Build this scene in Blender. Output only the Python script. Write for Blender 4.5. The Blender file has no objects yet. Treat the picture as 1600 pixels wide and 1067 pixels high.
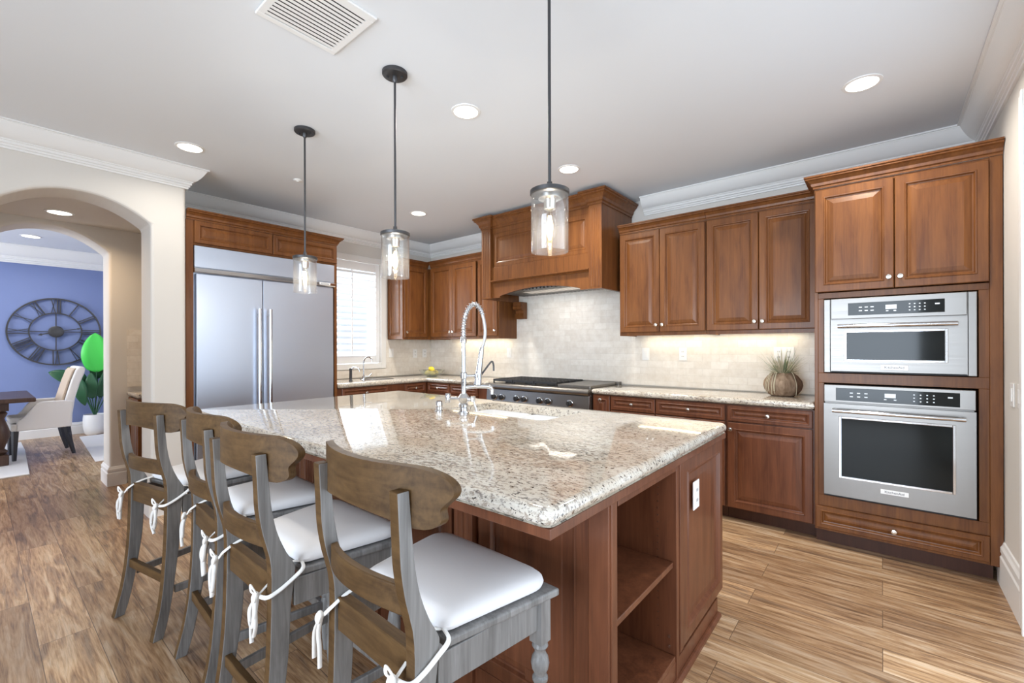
import bpy, bmesh, math, random
from mathutils import Vector, Matrix
random.seed(7)
C = bpy.context.scene
COL = C.collection
PI = math.pi

# ------------------------------------------------------------------ camera
F_PX, YAW, CY, ROLL, H = 697.0, math.radians(39.66), 541.8, math.atan(3.9/1419), 1.33
cd = bpy.data.cameras.new('camera'); cam = bpy.data.objects.new('camera', cd); COL.objects.link(cam)
cd.sensor_width = 36.0; cd.lens = F_PX/1600*36.0
cd.shift_y = (CY-533.5)/1600.0
cd.clip_start = 0.02
cam.matrix_world = Matrix.Translation((0, 0, H)) @ Matrix.Rotation(YAW, 4, 'Z') @ Matrix.Rotation(PI/2, 4, 'X') @ Matrix.Rotation(-ROLL, 4, 'Z')
C.camera = cam
# ------------------------------------------------------------------ world, view
w = bpy.data.worlds.new('daylight'); C.world = w; w.use_nodes = True
w.node_tree.nodes['Background'].inputs[0].default_value = (0.86, 0.93, 1.0, 1)
w.node_tree.nodes['Background'].inputs[1].default_value = 1.4
C.view_settings.view_transform = 'Standard'; C.view_settings.look = 'None'
C.view_settings.gamma = 1.0; C.view_settings.use_curve_mapping = False
C.view_settings.exposure = -0.43
C.cycles.use_denoising = True
C.cycles.max_bounces = 10; C.cycles.diffuse_bounces = 5; C.cycles.glossy_bounces = 5
C.cycles.transparent_max_bounces = 16; C.cycles.sample_clamp_indirect = 6.0
C.cycles.caustics_reflective = False; C.cycles.caustics_refractive = False

def area(name, loc, rot, sx, sy, power, col, spread=PI):
    l = bpy.data.lights.new(name, 'AREA'); l.shape = 'RECTANGLE'; l.size = sx; l.size_y = sy
    l.energy = power; l.color = col; l.spread = spread
    o = bpy.data.objects.new(name, l); COL.objects.link(o); o.location = loc; o.rotation_euler = rot
    return o
DAY = (0.74, 0.86, 1.0)
# daylight through the patio door on the right, the family-room windows behind, the shuttered window and the dining-room window,
# with two added fill lamps tilted up at the ceiling
area('daylight_patio_door', (0.80, 1.5, 1.25), (0, PI/2, 0), 2.3, 2.9, 42, DAY)
area('ceiling_fill_right', (0.78, 1.55, 0.35), (0, PI/2+0.6, 0), 0.6, 2.7, 4, (0.86, 0.93, 1.0))  # added fill, tilted up to brighten the ceiling from the right
area('daylight_family_room', (-0.9, -3.75, 1.3), (PI/2, 0, 0), 3.0, 2.2, 165, DAY, math.radians(120))
area('ceiling_fill_rear', (-1.9, -3.7, 0.5), (PI/2+0.35, 0, 0), 4.6, 0.5, 8, (0.86, 0.93, 1.0))  # added fill lamp behind the camera, lifts the ceiling
area('daylight_sink_window', (-5.75, 3.0, 1.6), (0, -PI/2-0.25, 0), 1.6, 1.2, 170, (0.92, 0.96, 1.0))
area('daylight_dining_window', (-7.9, -3.3, 1.5), (PI/2, 0, 0), 2.6, 2.0, 230, (0.86, 0.92, 1.0))

# the photographer's flash beside the camera, aimed up at the far ceiling
area('camera_flash', (-0.90, -0.70, 1.55), (PI/2+0.14, 0, math.radians(30)), 0.5, 0.4, 9, (0.88, 0.94, 1.0), math.radians(60))

# ------------------------------------------------------------------ material helpers
def mat(name, base=(0.8, 0.8, 0.8), rough=0.5, metal=0.0, coat=0.0, coat_rough=0.1, spec=0.5):
    m = bpy.data.materials.new(name); m.use_nodes = True
    b = m.node_tree.nodes['Principled BSDF']
    b.inputs['Base Color'].default_value = (*base, 1); b.inputs['Roughness'].default_value = rough
    b.inputs['Metallic'].default_value = metal; b.inputs['Coat Weight'].default_value = coat
    b.inputs['Coat Roughness'].default_value = coat_rough; b.inputs['Specular IOR Level'].default_value = spec
    return m
def N(m, t): return m.node_tree.nodes.new(t)
def L(m, a, b): m.node_tree.links.new(a, b)
def BS(m): return m.node_tree.nodes['Principled BSDF']
def coords(m, scale=(1, 1, 1), kind='Object', rot=(0, 0, 0)):
    tc = N(m, 'ShaderNodeTexCoord'); mp = N(m, 'ShaderNodeMapping')
    mp.inputs['Scale'].default_value = scale; mp.inputs['Rotation'].default_value = rot
    L(m, tc.outputs[kind], mp.inputs['Vector']); return mp.outputs['Vector']
def noise(m, vec, scale, detail=4, rough=0.5, dist=0.0):
    n = N(m, 'ShaderNodeTexNoise'); n.inputs['Scale'].default_value = scale; n.inputs['Detail'].default_value = detail
    n.inputs['Roughness'].default_value = rough; n.inputs['Distortion'].default_value = dist
    L(m, vec, n.inputs['Vector']); return n.outputs['Fac']
def ramp(m, fac, stops):
    r = N(m, 'ShaderNodeValToRGB'); e = r.color_ramp.elements
    while len(e) < len(stops): e.new(0.5)
    for el, (p, c) in zip(e, stops): el.position = p; el.color = (*c, 1)
    L(m, fac, r.inputs['Fac']); return r.outputs['Color']
def mix(m, fac, a, b, mode='MIX'):
    n = N(m, 'ShaderNodeMix'); n.data_type = 'RGBA'; n.blend_type = mode
    if isinstance(fac, (int, float)): n.inputs[0].default_value = fac
    else: L(m, fac, n.inputs[0])
    for s, v in ((6, a), (7, b)):
        if isinstance(v, tuple): n.inputs[s].default_value = (*v, 1)
        else: L(m, v, n.inputs[s])
    return n.outputs[2]
def bump(m, h, strength=0.1, dist=0.01):
    b = N(m, 'ShaderNodeBump'); b.inputs['Strength'].default_value = strength; b.inputs['Distance'].default_value = dist
    L(m, h, b.inputs['Height']); L(m, b.outputs['Normal'], BS(m).inputs['Normal'])

def wood(name, dark, light, rough=0.40, coat=0.12, scale=(9, 9, 1.1), spec=0.26):
    m = mat(name, rough=rough, coat=coat, coat_rough=0.14, spec=spec)
    v = coords(m, scale)
    a = noise(m, v, 2.2, 6, 0.6, 0.6); b = noise(m, coords(m, (scale[0]*6, scale[1]*6, scale[2]*1.2)), 2.0, 3, 0.6)
    c = ramp(m, a, [(0.28, dark), (0.72, light)])
    c = mix(m, 0.22, c, ramp(m, b, [(0.3, tuple(x*0.55 for x in dark)), (0.65, light)]))
    L(m, c, BS(m).inputs['Base Color']); bump(m, b, 0.04, 0.004); return m
M = {}
M['cherry'] = wood('cherry_wood', (0.098, 0.032, 0.0105), (0.215, 0.081, 0.022))
M['cherry_red'] = wood('red_brown_cherry_wood', (0.090, 0.0300, 0.0145), (0.192, 0.068, 0.031), coat=0.32)
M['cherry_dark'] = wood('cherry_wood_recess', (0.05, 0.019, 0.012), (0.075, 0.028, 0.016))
M['sheen_grey_wood'] = wood('weathered_wood_grey_sheen', (0.125, 0.12, 0.117), (0.31, 0.305, 0.30), rough=0.42, coat=0.15, scale=(14, 14, 1.4))  # grey weathering, with daylight sheen painted into the tone
M['brown_wood'] = wood('weathered_brown_wood', (0.050, 0.025, 0.009), (0.135, 0.076, 0.030), rough=0.5, coat=0.0, spec=0.22, scale=(2.0, 20, 20))
M['table_wood'] = wood('dark_table_wood', (0.05, 0.028, 0.02), (0.10, 0.055, 0.04), rough=0.35)
M['black_wood'] = mat('black_painted_wood', (0.018, 0.018, 0.024), 0.35)

def wall_mat(name, c, var=0.05):
    m = mat(name, c, 0.75, spec=0.25)
    n = noise(m, coords(m, (1, 1, 1)), 1.2, 3)
    L(m, mix(m, n, tuple(x*(1-var) for x in c), tuple(min(1, x*(1+var)) for x in c)), BS(m).inputs['Base Color'])
    bump(m, noise(m, coords(m), 130, 2), 0.04, 0.002); return m
M['wall'] = wall_mat('cream_wall_paint', (0.70, 0.672, 0.63))
M['ceiling'] = wall_mat('ceiling_paint', (0.77, 0.80, 0.835), 0.02)
M['blue_wall'] = wall_mat('blue_wall_paint', (0.20, 0.255, 0.47))
M['trim'] = mat('white_trim_paint', (0.84, 0.84, 0.83), 0.38)
M['white'] = mat('white_plastic', (0.86, 0.86, 0.85), 0.35)
M['porcelain'] = mat('white_porcelain', (0.9, 0.9, 0.9), 0.12, coat=0.5)
M['shutter'] = mat('white_shutter_paint', (0.86, 0.87, 0.89), 0.4)

def floor_surface():
    m = mat('oak_plank_floor', rough=0.36, coat=0.12, coat_rough=0.3)
    v = coords(m, (1, 1, 1))
    br = N(m, 'ShaderNodeTexBrick'); L(m, v, br.inputs['Vector'])
    br.inputs['Color1'].default_value = (0, 0, 0, 1); br.inputs['Color2'].default_value = (1, 1, 1, 1); br.inputs['Mortar'].default_value = (0.5, 0.5, 0.5, 1)
    br.inputs['Scale'].default_value = 1.0; br.inputs['Brick Width'].default_value = 1.45; br.inputs['Row Height'].default_value = 0.182
    br.inputs['Mortar Size'].default_value = 0.0012; br.inputs['Mortar Smooth'].default_value = 0.1; br.offset = 0.37; br.offset_frequency = 2
    # a different grain on every plank
    add = N(m, 'ShaderNodeVectorMath'); add.operation = 'MULTIPLY_ADD'
    add.inputs[1].default_value = (0.0, 0.0, 9.0)
    L(m, br.outputs['Color'], add.inputs[0]); L(m, v, add.inputs[2])
    mp = N(m, 'ShaderNodeMapping'); mp.inputs['Scale'].default_value = (0.9, 9.0, 1.0); L(m, add.outputs[0], mp.inputs['Vector'])
    g = noise(m, mp.outputs[0], 2.4, 7, 0.62, 1.1)
    mp2 = N(m, 'ShaderNodeMapping'); mp2.inputs['Scale'].default_value = (3.5, 75.0, 1.0); L(m, add.outputs[0], mp2.inputs['Vector'])
    f = noise(m, mp2.outputs[0], 2.0, 4, 0.65)
    c = ramp(m, g, [(0.36, (0.135, 0.066, 0.030)), (0.45, (0.33, 0.172, 0.070)), (0.52, (0.51, 0.312, 0.150)), (0.64, (0.70, 0.545, 0.385))])
    c = mix(m, 0.38, c, ramp(m, f, [(0.38, (0.20, 0.115, 0.062)), (0.56, (0.60, 0.45, 0.31))]))
    tone = ramp(m, br.outputs['Color'], [(0.0, (0.66, 0.60, 0.56)), (1.0, (1.15, 1.13, 1.10))])
    c = mix(m, 1.0, c, tone, 'MULTIPLY')
    c = mix(m, br.outputs['Fac'], c, (0.09, 0.05, 0.03))
    L(m, c, BS(m).inputs['Base Color']); bump(m, f, 0.06, 0.003); return m
M['floor'] = floor_surface()

def granite():
    m = mat('cream_granite', rough=0.07, coat=0.6, coat_rough=0.03)
    v = coords(m, (1, 1.5, 1), rot=(0, 0, 0.25))
    big = noise(m, v, 3.0, 6, 0.62, 0.9)
    c = ramp(m, big, [(0.30, (0.50, 0.43, 0.335)), (0.42, (0.60, 0.54, 0.45)), (0.54, (0.67, 0.625, 0.545)), (0.70, (0.73, 0.70, 0.635))])
    fl = noise(m, coords(m, (19, 52, 36), rot=(0, 0, 0.12)), 1.6, 6, 0.72, 0.4)
    dens = noise(m, v, 2.1, 3, 0.5, 0.5)
    ad = N(m, 'ShaderNodeMath'); ad.operation = 'MULTIPLY_ADD'; ad.inputs[1].default_value = 0.30; L(m, dens, ad.inputs[0]); L(m, fl, ad.inputs[2])
    c = mix(m, ramp(m, ad.outputs[0], [(0.655, (0, 0, 0)), (0.74, (0.85, 0.85, 0.85))]), c, (0.29, 0.23, 0.18))
    gp = noise(m, coords(m, (34, 62, 45)), 1.6, 4, 0.7, 0.3)
    c = mix(m, ramp(m, gp, [(0.545, (0, 0, 0)), (0.615, (0.85, 0.85, 0.85))]), c, (0.22, 0.19, 0.17))
    sp = noise(m, coords(m, (50, 64, 58)), 1.4, 3, 0.6)
    c = mix(m, ramp(m, sp, [(0.615, (0, 0, 0)), (0.655, (1, 1, 1))]), c, (0.04, 0.032, 0.03))
    wp = noise(m, coords(m, (40, 60, 50)), 1.9, 3, 0.6)
    c = mix(m, ramp(m, wp, [(0.61, (0, 0, 0)), (0.70, (0.45, 0.45, 0.45))]), c, (0.82, 0.80, 0.76))
    L(m, c, BS(m).inputs['Base Color']); return m
M['granite'] = granite()

def tile_mat(name, along):
    m = mat(name, rough=0.42)
    tc = N(m, 'ShaderNodeTexCoord'); sp = N(m, 'ShaderNodeSeparateXYZ'); cb = N(m, 'ShaderNodeCombineXYZ')
    L(m, tc.outputs['Object'], sp.inputs[0]); L(m, sp.outputs[along], cb.inputs[0]); L(m, sp.outputs[2], cb.inputs[1])
    br = N(m, 'ShaderNodeTexBrick'); L(m, cb.outputs[0], br.inputs['Vector'])
    br.inputs['Scale'].default_value = 1; br.inputs['Brick Width'].default_value = 0.150; br.inputs['Row Height'].default_value = 0.066
    br.inputs['Mortar Size'].default_value = 0.0022; br.inputs['Mortar Smooth'].default_value = 0.2
    br.inputs['Color1'].default_value = (0.72, 0.665, 0.59, 1); br.inputs['Color2'].default_value = (0.83, 0.79, 0.725, 1)
    br.inputs['Mortar'].default_value = (0.67, 0.63, 0.565, 1)
    n = noise(m, coords(m, (1, 1, 1)), 14, 5, 0.65)
    c = mix(m, 0.30, br.outputs['Color'], ramp(m, n, [(0.3, (0.58, 0.50, 0.41)), (0.62, (0.88, 0.85, 0.80))]))
    L(m, c, BS(m).inputs['Base Color'])
    inv = N(m, 'ShaderNodeMath'); inv.operation = 'SUBTRACT'; inv.inputs[0].default_value = 1.0; L(m, br.outputs['Fac'], inv.inputs[1])
    bump(m, inv.outputs[0], 0.35, 0.002); return m
M['tile_x'] = tile_mat('travertine_subway_tile_long', 0)
M['tile_y'] = tile_mat('travertine_subway_tile_short', 1)

def brushed(name, base, rough, sc):
    m = mat(name, base, rough, 1.0)
    n = noise(m, coords(m, sc), 3.0, 3, 0.6)
    r = N(m, 'ShaderNodeMapRange'); r.inputs['To Min'].default_value = rough*0.8; r.inputs['To Max'].default_value = rough*1.25
    L(m, n, r.inputs['Value']); L(m, r.outputs[0], BS(m).inputs['Roughness']); bump(m, n, 0.02, 0.001); return m
M['steel'] = brushed('brushed_steel', (0.235, 0.222, 0.208), 0.36, (0.6, 60, 60))
M['fridge_steel'] = brushed('brushed_fridge_steel', (0.62, 0.69, 0.82), 0.36, (0.6, 60, 60))
M['chrome'] = mat('chrome', (0.66, 0.67, 0.69), 0.10, 1.0)
M['hose'] = mat('grey_hose', (0.42, 0.42, 0.44), 0.35, 0.4)
M['nickel'] = mat('satin_nickel', (0.80, 0.77, 0.71), 0.22, 1.0)
M['pewter'] = mat('dark_pewter_metal', (0.085, 0.085, 0.09), 0.42, 0.85)
M['iron'] = mat('black_cast_iron', (0.022, 0.022, 0.024), 0.5)
M['black_glass'] = mat('black_glass', (0.010, 0.012, 0.012), 0.06, spec=0.2)
M['dark_gap'] = mat('dark_interior', (0.02, 0.02, 0.022), 0.7)
M['display'] = mat('display_marks', (0.75, 0.8, 0.85), 0.4)
M['badge_ink'] = mat('badge_ink', (0.05, 0.05, 0.06), 0.4)
M['cushion'] = mat('off_white_cotton', (0.81, 0.80, 0.81), 0.9, spec=0.1)
M['tie'] = mat('white_cotton_tape', (0.84, 0.83, 0.81), 0.9, spec=0.1)
for k in ('cushion', 'tie'):
    bump(M[k], noise(M[k], coords(M[k]), 260, 2), 0.12, 0.002)
M['upholstery'] = mat('cream_upholstery', (0.77, 0.75, 0.73), 0.85, spec=0.15)
M['beige_upholstery'] = mat('beige_upholstery', (0.55, 0.44, 0.34), 0.85, spec=0.15)
M['rug'] = mat('pale_rug', (0.80, 0.79, 0.78), 0.95, spec=0.05)
bump(M['rug'], noise(M['rug'], coords(M['rug']), 160, 3), 0.4, 0.004)
M['lemon'] = mat('lemon_peel', (0.82, 0.62, 0.04), 0.4)
bump(M['lemon'], noise(M['lemon'], coords(M['lemon']), 120, 2), 0.15, 0.002)
M['leaf_backlit'] = mat('backlit_green_leaf', (0.07, 0.62, 0.09), 0.4)  # light shining through the leaf is painted into this vivid green
M['leaf_dark'] = mat('dark_green_leaf', (0.025, 0.105, 0.045), 0.35)
M['leaf_grey'] = mat('grey_green_blade', (0.23, 0.27, 0.16), 0.6)
M['leaf_pale'] = mat('pale_dry_blade', (0.52, 0.47, 0.34), 0.7)
def pot_mat():
    m = mat('woven_brown_pot', rough=0.7)
    n = noise(m, coords(m, (18, 18, 3)), 2.0, 4, 0.6)
    L(m, ramp(m, n, [(0.3, (0.13, 0.075, 0.04)), (0.7, (0.36, 0.26, 0.18))]), BS(m).inputs['Base Color']); bump(m, n, 0.3, 0.006); return m
M['pot'] = pot_mat()

def thin_glass(name, tint, gloss=0.12, frost=0.0):
    m = bpy.data.materials.new(name); m.use_nodes = True; nt = m.node_tree; nt.nodes.clear()
    o = nt.nodes.new('ShaderNodeOutputMaterial'); t = nt.nodes.new('ShaderNodeBsdfTransparent'); g = nt.nodes.new('ShaderNodeBsdfGlossy')
    mx = nt.nodes.new('ShaderNodeMixShader'); lw = nt.nodes.new('ShaderNodeLayerWeight'); mr = nt.nodes.new('ShaderNodeMapRange')
    t.inputs[0].default_value = (*tint, 1); g.inputs['Roughness'].default_value = 0.04
    lw.inputs[0].default_value = 0.35; mr.inputs['To Min'].default_value = gloss*0.4; mr.inputs['To Max'].default_value = min(1, gloss*4)
    nt.links.new(lw.outputs['Facing'], mr.inputs['Value']); nt.links.new(mr.outputs[0], mx.inputs[0])
    if frost > 0:
        d = nt.nodes.new('ShaderNodeBsdfDiffuse'); d.inputs[0].default_value = (0.9, 0.92, 0.94, 1)
        m2 = nt.nodes.new('ShaderNodeMixShader'); m2.inputs[0].default_value = frost
        nt.links.new(t.outputs[0], m2.inputs[1]); nt.links.new(d.outputs[0], m2.inputs[2]); nt.links.new(m2.outputs[0], mx.inputs[1])
    else: nt.links.new(t.outputs[0], mx.inputs[1])
    nt.links.new(g.outputs[0], mx.inputs[2]); nt.links.new(mx.outputs[0], o.inputs[0]); return m
M['shade_glass'] = thin_glass('seeded_clear_glass', (0.965, 0.97, 0.975), 0.10, 0.015)
M['bulb_glass'] = thin_glass('clear_bulb_glass', (1.0, 0.97, 0.9), 0.10)
M['pane'] = thin_glass('window_pane_glass', (0.96, 0.98, 1.0), 0.08)
M['bowl_glass'] = thin_glass('greenish_bowl_glass', (0.80, 0.84, 0.78), 0.16, 0.12)
def emit(name, c, s):
    m = bpy.data.materials.new(name); m.use_nodes = True; nt = m.node_tree; nt.nodes.clear()
    o = nt.nodes.new('ShaderNodeOutputMaterial'); e = nt.nodes.new('ShaderNodeEmission'); e.inputs[0].default_value = (*c, 1); e.inputs[1].default_value = s
    nt.links.new(e.outputs[0], o.inputs[0]); return m
M['can_glow'] = emit('downlight_lens', (1.0, 0.93, 0.80), 9.0)
M['filament'] = emit('glowing_filament', (1.0, 0.80, 0.52), 22.0)
M['strip_glow'] = emit('under_cabinet_strip_lens', (1.0, 0.84, 0.55), 8.0)

# ------------------------------------------------------------------ mesh helpers
def B(): return bmesh.new()
def box(bm, x0, x1, y0, y1, z0, z1, mi=0):
    v = [bm.verts.new(p) for p in ((x0,y0,z0),(x1,y0,z0),(x1,y1,z0),(x0,y1,z0),(x0,y0,z1),(x1,y0,z1),(x1,y1,z1),(x0,y1,z1))]
    for f in ((3,2,1,0),(4,5,6,7),(0,1,5,4),(1,2,6,5),(2,3,7,6),(3,0,4,7)):
        bm.faces.new([v[i] for i in f]).material_index = mi
    return v
def prism(bm, pts, axis, a, b):
    """polygon pts (two coords) extruded along axis from a to b"""
    def P(p, t): return {'x': (t, p[0], p[1]), 'y': (p[0], t, p[1]), 'z': (p[0], p[1], t)}[axis]
    A = [bm.verts.new(P(p, a)) for p in pts]; Bv = [bm.verts.new(P(p, b)) for p in pts]
    n = len(pts); bm.faces.new(A); bm.faces.new(Bv[::-1])
    for i in range(n): bm.faces.new((A[i], Bv[i], Bv[(i+1) % n], A[(i+1) % n]))
def lathe(bm, prof, seg=24, c=(0, 0, 0), axis='z', closed=False):
    rings = []
    for r, z in prof:
        ring = []
        for k in range(seg):
            a = 2*PI*k/seg; u, v = r*math.cos(a), r*math.sin(a)
            p = {'z': (u, v, z), 'y': (u, z, v), 'x': (z, u, v)}[axis]
            ring.append(bm.verts.new((p[0]+c[0], p[1]+c[1], p[2]+c[2])))
        rings.append(ring)
    for a, b in zip(rings, rings[1:]):
        for k in range(seg): bm.faces.new((a[k], a[(k+1) % seg], b[(k+1) % seg], b[k]))
    if closed:
        for k in range(seg): bm.faces.new((rings[-1][k], rings[-1][(k+1) % seg], rings[0][(k+1) % seg], rings[0][k]))
    else: bm.faces.new(rings[0][::-1]); bm.faces.new(rings[-1])
def tube(bm, pts, r, seg=10, flat=1.0):
    pts = [Vector(p) for p in pts]; n = len(pts); rings = []
    up = Vector((0.123, 0.31, 0.94)).normalized()
    for i, p in enumerate(pts):
        t = (pts[min(i+1, n-1)]-pts[max(i-1, 0)]).normalized()
        s = t.cross(up)
        if s.length < 1e-3: s = t.cross(Vector((1, 0, 0)))
        s.normalize(); u = s.cross(t).normalized(); up = u
        rr = r[i] if isinstance(r, (list, tuple)) else r
        rings.append([bm.verts.new(p + s*rr*math.cos(2*PI*k/seg) + u*rr*flat*math.sin(2*PI*k/seg)) for k in range(seg)])
    for a, b in zip(rings, rings[1:]):
        for k in range(seg): bm.faces.new((a[k], a[(k+1) % seg], b[(k+1) % seg], b[k]))
    bm.faces.new(rings[0][::-1]); bm.faces.new(rings[-1])
def curve(pts, n=8):
    """Catmull-Rom through pts"""
    P = [Vector(p) for p in pts]; P = [P[0]*2-P[1]] + P + [P[-1]*2-P[-2]]; out = []
    for i in range(1, len(P)-2):
        for k in range(n):
            t = k/n; a, b, c, d = P[i-1:i+3]
            out.append(0.5*((2*b)+(c-a)*t+(2*a-5*b+4*c-d)*t*t+(3*b-a-3*c+d)*t**3))
    out.append(P[-2]); return out
def sweep(bm, prof, path, z0=0.0):
    """moulding profile (outward, z) swept along a 2-D path with mitres; outward is to the left of travel"""
    rows = []
    n = len(path)
    for i, p in enumerate(path):
        p = Vector(p); ns = []
        if i > 0: d = (p-Vector(path[i-1])).normalized(); ns.append(Vector((-d.y, d.x)))
        if i < n-1: d = (Vector(path[i+1])-p).normalized(); ns.append(Vector((-d.y, d.x)))
        m = ns[0] if len(ns) == 1 else (ns[0]+ns[1])/(1+ns[0].dot(ns[1]))
        rows.append([bm.verts.new((p.x+m.x*d_, p.y+m.y*d_, z0+z)) for d_, z in prof])
    k = len(prof)
    for a, b in zip(rows, rows[1:]):
        for j in range(k): bm.faces.new((a[j], b[j], b[(j+1) % k], a[(j+1) % k]))
    bm.faces.new(rows[0][::-1]); bm.faces.new(rows[-1])
def ringpanel(bm, x0, x1, z0, z1, rings, back):
    """nested rectangles facing -y: rings of (inset, y)"""
    prev = None
    for ins, y in [(0.0, back)] + rings:
        v = [bm.verts.new((x0+ins, y, z0+ins)), bm.verts.new((x1-ins, y, z0+ins)), bm.verts.new((x1-ins, y, z1-ins)), bm.verts.new((x0+ins, y, z1-ins))]
        if prev:
            for k in range(4): bm.faces.new((prev[k], prev[(k+1) % 4], v[(k+1) % 4], v[k]))
        else: bm.faces.new(v[::-1])
        prev = v
    bm.faces.new(prev)

def obj(name, bm, m, parent=None, smooth=False, bev=0.0, seg=2, label=None, kind=None):
    bmesh.ops.recalc_face_normals(bm, faces=bm.faces[:])
    me = bpy.data.meshes.new(name); bm.to_mesh(me); bm.free()
    for x in (m if isinstance(m, (list, tuple)) else [m]): me.materials.append(x)
    o = bpy.data.objects.new(name, me); COL.objects.link(o)
    if parent: o.parent = parent
    if smooth:
        for p in me.polygons: p.use_smooth = True
        try: me.set_sharp_from_angle(angle=math.radians(40))
        except Exception: pass
    if bev > 0:
        b = o.modifiers.new('bevel', 'BEVEL'); b.width = bev; b.segments = seg; b.limit_method = 'ANGLE'; b.angle_limit = math.radians(35)
        b.harden_normals = False
    if label: o['label'] = label
    if kind: o['kind'] = kind
    return o
def thing(name, label, cat, loc=(0, 0, 0), rz=0.0, group=None):
    o = bpy.data.objects.new(name, None); COL.objects.link(o); o.empty_display_size = 0.05
    o.location = loc; o.rotation_euler = (0, 0, rz); o['label'] = label; o['category'] = cat
    if group: o['group'] = group
    return o
def tag(o, label, cat, group=None):
    o['label'] = label; o['category'] = cat
    if group: o['group'] = group
    return o
def struct(name, bm, m, **k): return obj(name, bm, m, kind='structure', **k)
def dup(root, loc, rz, label):
    r = root.copy(); COL.objects.link(r); r.location = loc; r.rotation_euler = (0, 0, rz); r['label'] = label
    for ch in list(root.children):
        c = ch.copy(); COL.objects.link(c); c.parent = r
        for g in list(ch.children):
            d = g.copy(); COL.objects.link(d); d.parent = c
    return r
def text(s, size, parent, loc, rot, m, name='lettering'):
    c = bpy.data.curves.new(name, 'FONT'); c.body = s; c.size = size; c.align_x = 'CENTER'; c.align_y = 'CENTER'; c.extrude = 0.0006
    tmp = bpy.data.objects.new('tmp', c); COL.objects.link(tmp)
    bpy.context.view_layer.update()
    me = bpy.data.meshes.new_from_object(tmp.evaluated_get(bpy.context.evaluated_depsgraph_get()))
    bpy.data.objects.remove(tmp); me.name = name
    me.transform(Matrix.Translation(loc) @ Matrix.Rotation(rot[2], 4, 'Z') @ Matrix.Rotation(rot[0], 4, 'X'))
    me.materials.clear(); me.materials.append(m)
    o = bpy.data.objects.new(name, me); COL.objects.link(o); o.parent = parent; return o

# ------------------------------------------------------------------ dimensions
WA, WB, WC, AL, CE = 4.30, -5.12, 0.52, -4.42, 2.80
# ------------------------------------------------------------------ the room
bm = B(); box(bm, -9.8, 0.70, -4.0, 4.45, -0.1, 0.0); struct('floor', bm, M['floor'])
bm = B(); box(bm, -4.75, 0.70, -4.0, 4.45, CE, CE+0.1); box(bm, -5.30, -4.75, 1.12, 4.45, CE, CE+0.1); struct('ceiling', bm, M['ceiling'])
bm = B(); box(bm, -9.8, -6.06, -4.0, 2.6, CE, CE+0.1); struct('ceiling_dining', bm, M['ceiling'])
bm = B(); box(bm, -6.06, -4.76, -1.2, 1.75, 2.475, 2.55); struct('ceiling_passage', bm, M['wall'])
bm = B(); box(bm, WB-0.15, WC+0.15, WA, WA+0.15, 0, CE); struct('wall_back', bm, M['wall'])
# window wall with its opening
WY0, WY1, WZ0, WZ1 = 2.60, 3.44, 1.12, 2.42
bm = B(); y0, y1 = 1.12, WA
box(bm, WB-0.15, WB, y0, WY0, 0, CE); box(bm, WB-0.15, WB, WY1, y1, 0, CE)
box(bm, WB-0.15, WB, WY0, WY1, 0, WZ0); box(bm, WB-0.15, WB, WY0, WY1, WZ1, CE); struct('wall_window', bm, M['wall'])
# right wall: stub beside the oven tower, header over the patio opening, pier behind
bm = B(); box(bm, WC, WC+0.15, 3.05, WA, 0, CE); box(bm, WC, WC+0.15, 0.1, 3.05, 2.42, CE); box(bm, WC, WC+0.15, -4.0, 0.1, 0, CE); struct('wall_right', bm, M['wall'])
bm = B(); box(bm, -4.75, WC+0.15, -4.0, -3.85, 0, 0.35); box(bm, -4.75, WC+0.15, -4.0, -3.85, 2.62, CE); box(bm, -4.75, -4.42, -4.0, -3.85, 0.35, 2.62); struct('wall_rear', bm, M['wall'])
# arched walls
def arch_wall(name, x0, x1, ya, yb, jl, jr, zs_l, zs_r, apex, m, n=24):
    bm = B()
    pts = []
    for i in range(n+1):
        t = i/n; y = jl+(jr-jl)*t
        s = 2*t-1
        zc = zs_l+(zs_r-zs_l)*t
        pts.append((y, zc+(apex-max(zs_l, zs_r))*(1-abs(s)**2.1)))
    for X, flip in ((x1, False), (x0, True)):
        vt = [bm.verts.new((X, y, CE)) for y, z in pts]; vb = [bm.verts.new((X, y, z)) for y, z in pts]
        for i in range(n): bm.faces.new((vb[i], vb[i+1], vt[i+1], vt[i]))
        g = [bm.verts.new((X, jl, 0)), bm.verts.new((X, ya, 0)), bm.verts.new((X, ya, CE))]
        bm.faces.new((g[0], g[1], g[2], vt[0], vb[0]))
        h = [bm.verts.new((X, jr, 0)), bm.verts.new((X, yb, 0)), bm.verts.new((X, yb, CE))]
        bm.faces.new((h[0], h[1], h[2], vt[-1], vb[-1]))
        if not flip: front = (g, h, vb, vt)
        else:
            g2, h2, vb2, vt2 = front
            for i in range(n):
                bm.faces.new((vb2[i], vb2[i+1], vb[i+1], vb[i])); bm.faces.new((vt2[i], vt2[i+1], vt[i+1], vt[i]))
            bm.faces.new((g2[0], vb2[0], vb[0], g[0])); bm.faces.new((h2[0], vb2[-1], vb[-1], h[0]))
            bm.faces.new((g2[1], g2[2], g[2], g[1])); bm.faces.new((h2[1], h2[2], h[2], h[1]))
            bm.faces.new((g2[2], vt2[0], vt[0], g[2])); bm.faces.new((h2[2], vt2[-1], vt[-1], h[2]))
            bm.faces.new((g2[0], g2[1], g[1], g[0])); bm.faces.new((h2[0], h2[1], h[1], h[0]))
    struct(name, bm, m, bev=0.022, seg=3)
arch_wall('wall_left', -4.75, AL, -4.0, 1.118, 0.085, 0.888, 2.30, 2.30, 2.458, M['wall'])
arch_wall('wall_passage', -6.04, -5.72, -4.0, 1.60, 0.01, 0.83, 2.245, 2.245, 2.435, M['wall'])
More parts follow.
